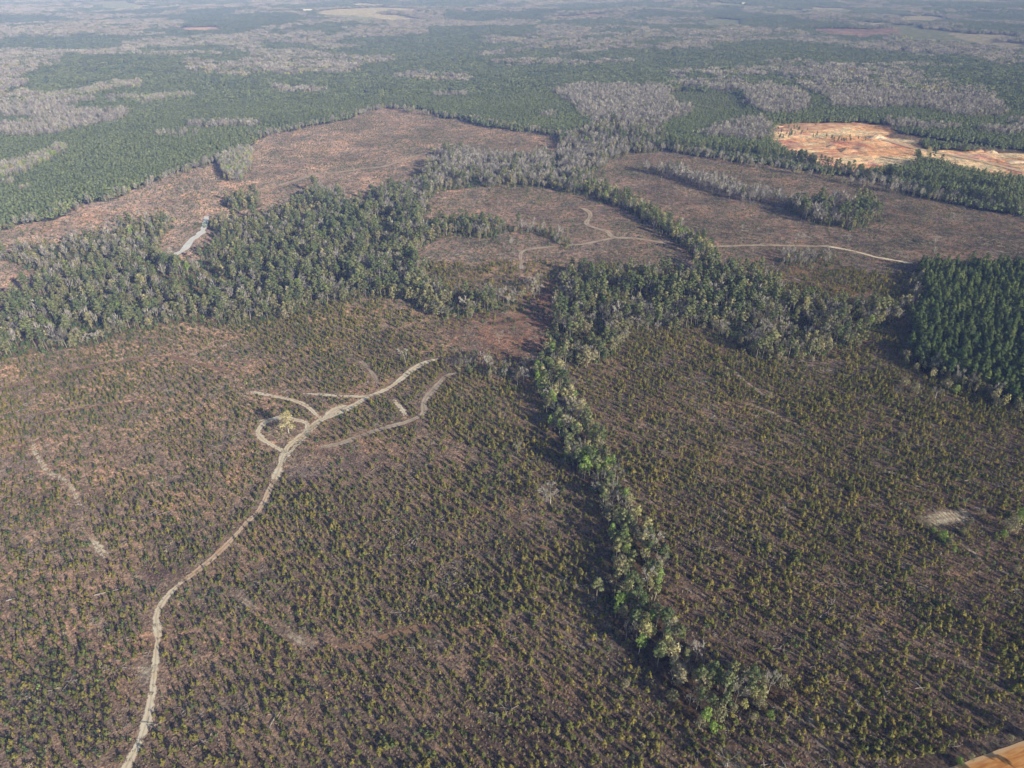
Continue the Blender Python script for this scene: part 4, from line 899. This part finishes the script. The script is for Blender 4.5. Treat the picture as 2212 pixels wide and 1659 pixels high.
# ------------------------------------------------------------------ far farm buildings
wl = plain_mat('white_wall', (.75,.74,.72), (.68,.67,.66), 1); rfw = plain_mat('white_metal_roof', (.85,.86,.88), (.78,.79,.80), 1, .5); rfr = plain_mat('red_roof', (.45,.16,.12), (.35,.13,.1), 1); dk = plain_mat('dark_opening', (.05,.05,.06), None, 1)
def barn(u, v, L, W, Hh, roof, lb, rz):
    x, y = unproj(u, v); zb = float(hgt(x, y)); o = bpy.data.objects.new('farm_building', None); COL.objects.link(o); o.location = (x, y, zb); o.rotation_euler = (0, 0, rz); o['label'] = lb; o['category'] = 'building'
    def part(nm, V, Fc, m):
        me = bpy.data.meshes.new(nm); me.from_pydata(V, [], Fc); me.materials.append(m); c = bpy.data.objects.new(nm, me); COL.objects.link(c); c.parent = o; return c
    l, w = L/2, W/2; g_ = Hh+W*.28
    part('wall', [(-l,-w,-2),(l,-w,-2),(l,w,-2),(-l,w,-2),(-l,-w,Hh),(l,-w,Hh),(l,w,Hh),(-l,w,Hh),(-l,0,g_),(l,0,g_)], [(0,1,5,4),(2,3,7,6),(1,2,6,9,5),(3,0,4,8,7)], wl)
    e = 1.0; part('roof', [(-l-e,-w-e,Hh-.4),(l+e,-w-e,Hh-.4),(l+e,0,g_+.25),(-l-e,0,g_+.25),(-l-e,w+e,Hh-.4),(l+e,w+e,Hh-.4)], [(0,1,2,3),(3,2,5,4)], roof)
    part('door', [(-2.5,-w-.05,0),(2.5,-w-.05,0),(2.5,-w-.05,Hh*.8),(-2.5,-w-.05,Hh*.8)], [(0,1,2,3)], dk)
barn(665, 26, 46, 22, 8, rfw, 'white roofed farm shed far off left of centre', .2)
barn(655, 29, 20, 14, 6, rfr, 'small red roofed barn beside the white roofed shed', .1)
barn(462, 15, 60, 18, 6, rfw, 'long white shed at the corner of the far pale field', 0)
barn(2130, 6, 40, 20, 7, rfw, 'white farm building in the farthest fields at right', .1)
barn(1606, 9, 30, 16, 6, rfw, 'small white building beside the far olive field', .3)

# ------------------------------------------------------------------ haze: a shallow layer of blue air over the land
def haze():
    m, nt, nd, ln = new_mat('blue_haze')
    vs = nd.new('ShaderNodeVolumeScatter'); vs.inputs['Color'].default_value = (.29,.42,1.0,1); vs.inputs['Density'].default_value = 1/6000; vs.inputs['Anisotropy'].default_value = -0.25
    out = nd.new('ShaderNodeOutputMaterial'); ln.new(vs.outputs[0], out.inputs['Volume'])
    try: m.cycles.homogeneous_volume = True
    except Exception: pass
    s = 30000; zb, zt = -90, 265
    V = [(-s,-s,zb),(s,-s,zb),(s,s,zb),(-s,s,zb),(-s,-s,zt),(s,-s,zt),(s,s,zt),(-s,s,zt)]
    me = bpy.data.meshes.new('haze'); me.from_pydata(V, [], [(0,3,2,1),(4,5,6,7),(0,1,5,4),(1,2,6,5),(2,3,7,6),(3,0,4,7)]); me.materials.append(m)
    o = bpy.data.objects.new('haze', me); COL.objects.link(o); o['kind'] = 'stuff'; o['label'] = 'thin blue haze over the distant woods'
haze()

# ------------------------------------------------------------------ sky, sun, camera
w = bpy.data.worlds.new('World'); sc.world = w; w.use_nodes = True; nd = w.node_tree.nodes; nd.clear()
sk = nd.new('ShaderNodeTexSky'); sk.sky_type = 'NISHITA'; sk.sun_disc = False; sk.sun_elevation = SUN_EL; sk.sun_rotation = math.pi/2-SUN_AZ; sk.air_density = 1.2; sk.dust_density = .8
bg = nd.new('ShaderNodeBackground'); bg.inputs[1].default_value = .09; wo = nd.new('ShaderNodeOutputWorld')
w.node_tree.links.new(sk.outputs[0], bg.inputs[0]); w.node_tree.links.new(bg.outputs[0], wo.inputs[0])
sl = bpy.data.lights.new('sun', 'SUN'); sl.energy = 5.0; sl.angle = math.radians(.5); sl.color = (1, .93, .82)
so = bpy.data.objects.new('sun', sl); COL.objects.link(so)
sd = Vector((math.cos(SUN_EL)*math.cos(SUN_AZ), math.cos(SUN_EL)*math.sin(SUN_AZ), math.sin(SUN_EL)))
so.rotation_euler = sd.to_track_quat('Z', 'Y').to_euler(); so.location = (200, -200, 500)
cd = bpy.data.cameras.new('camera'); cd.sensor_width = 36; cd.lens = 36*F/2212; cd.clip_start = 1; cd.clip_end = 60000
co = bpy.data.objects.new('camera', cd); COL.objects.link(co); co.location = (0, 0, CAMH); co.rotation_euler = (math.pi/2-PIT, 0, 0); sc.camera = co
sc.view_settings.view_transform = 'Standard'; sc.view_settings.look = 'None'; sc.view_settings.exposure = 0
sc.cycles.max_bounces = 4; sc.cycles.diffuse_bounces = 2; sc.cycles.transparent_max_bounces = 6; sc.cycles.transmission_bounces = 2; sc.cycles.volume_bounces = 0
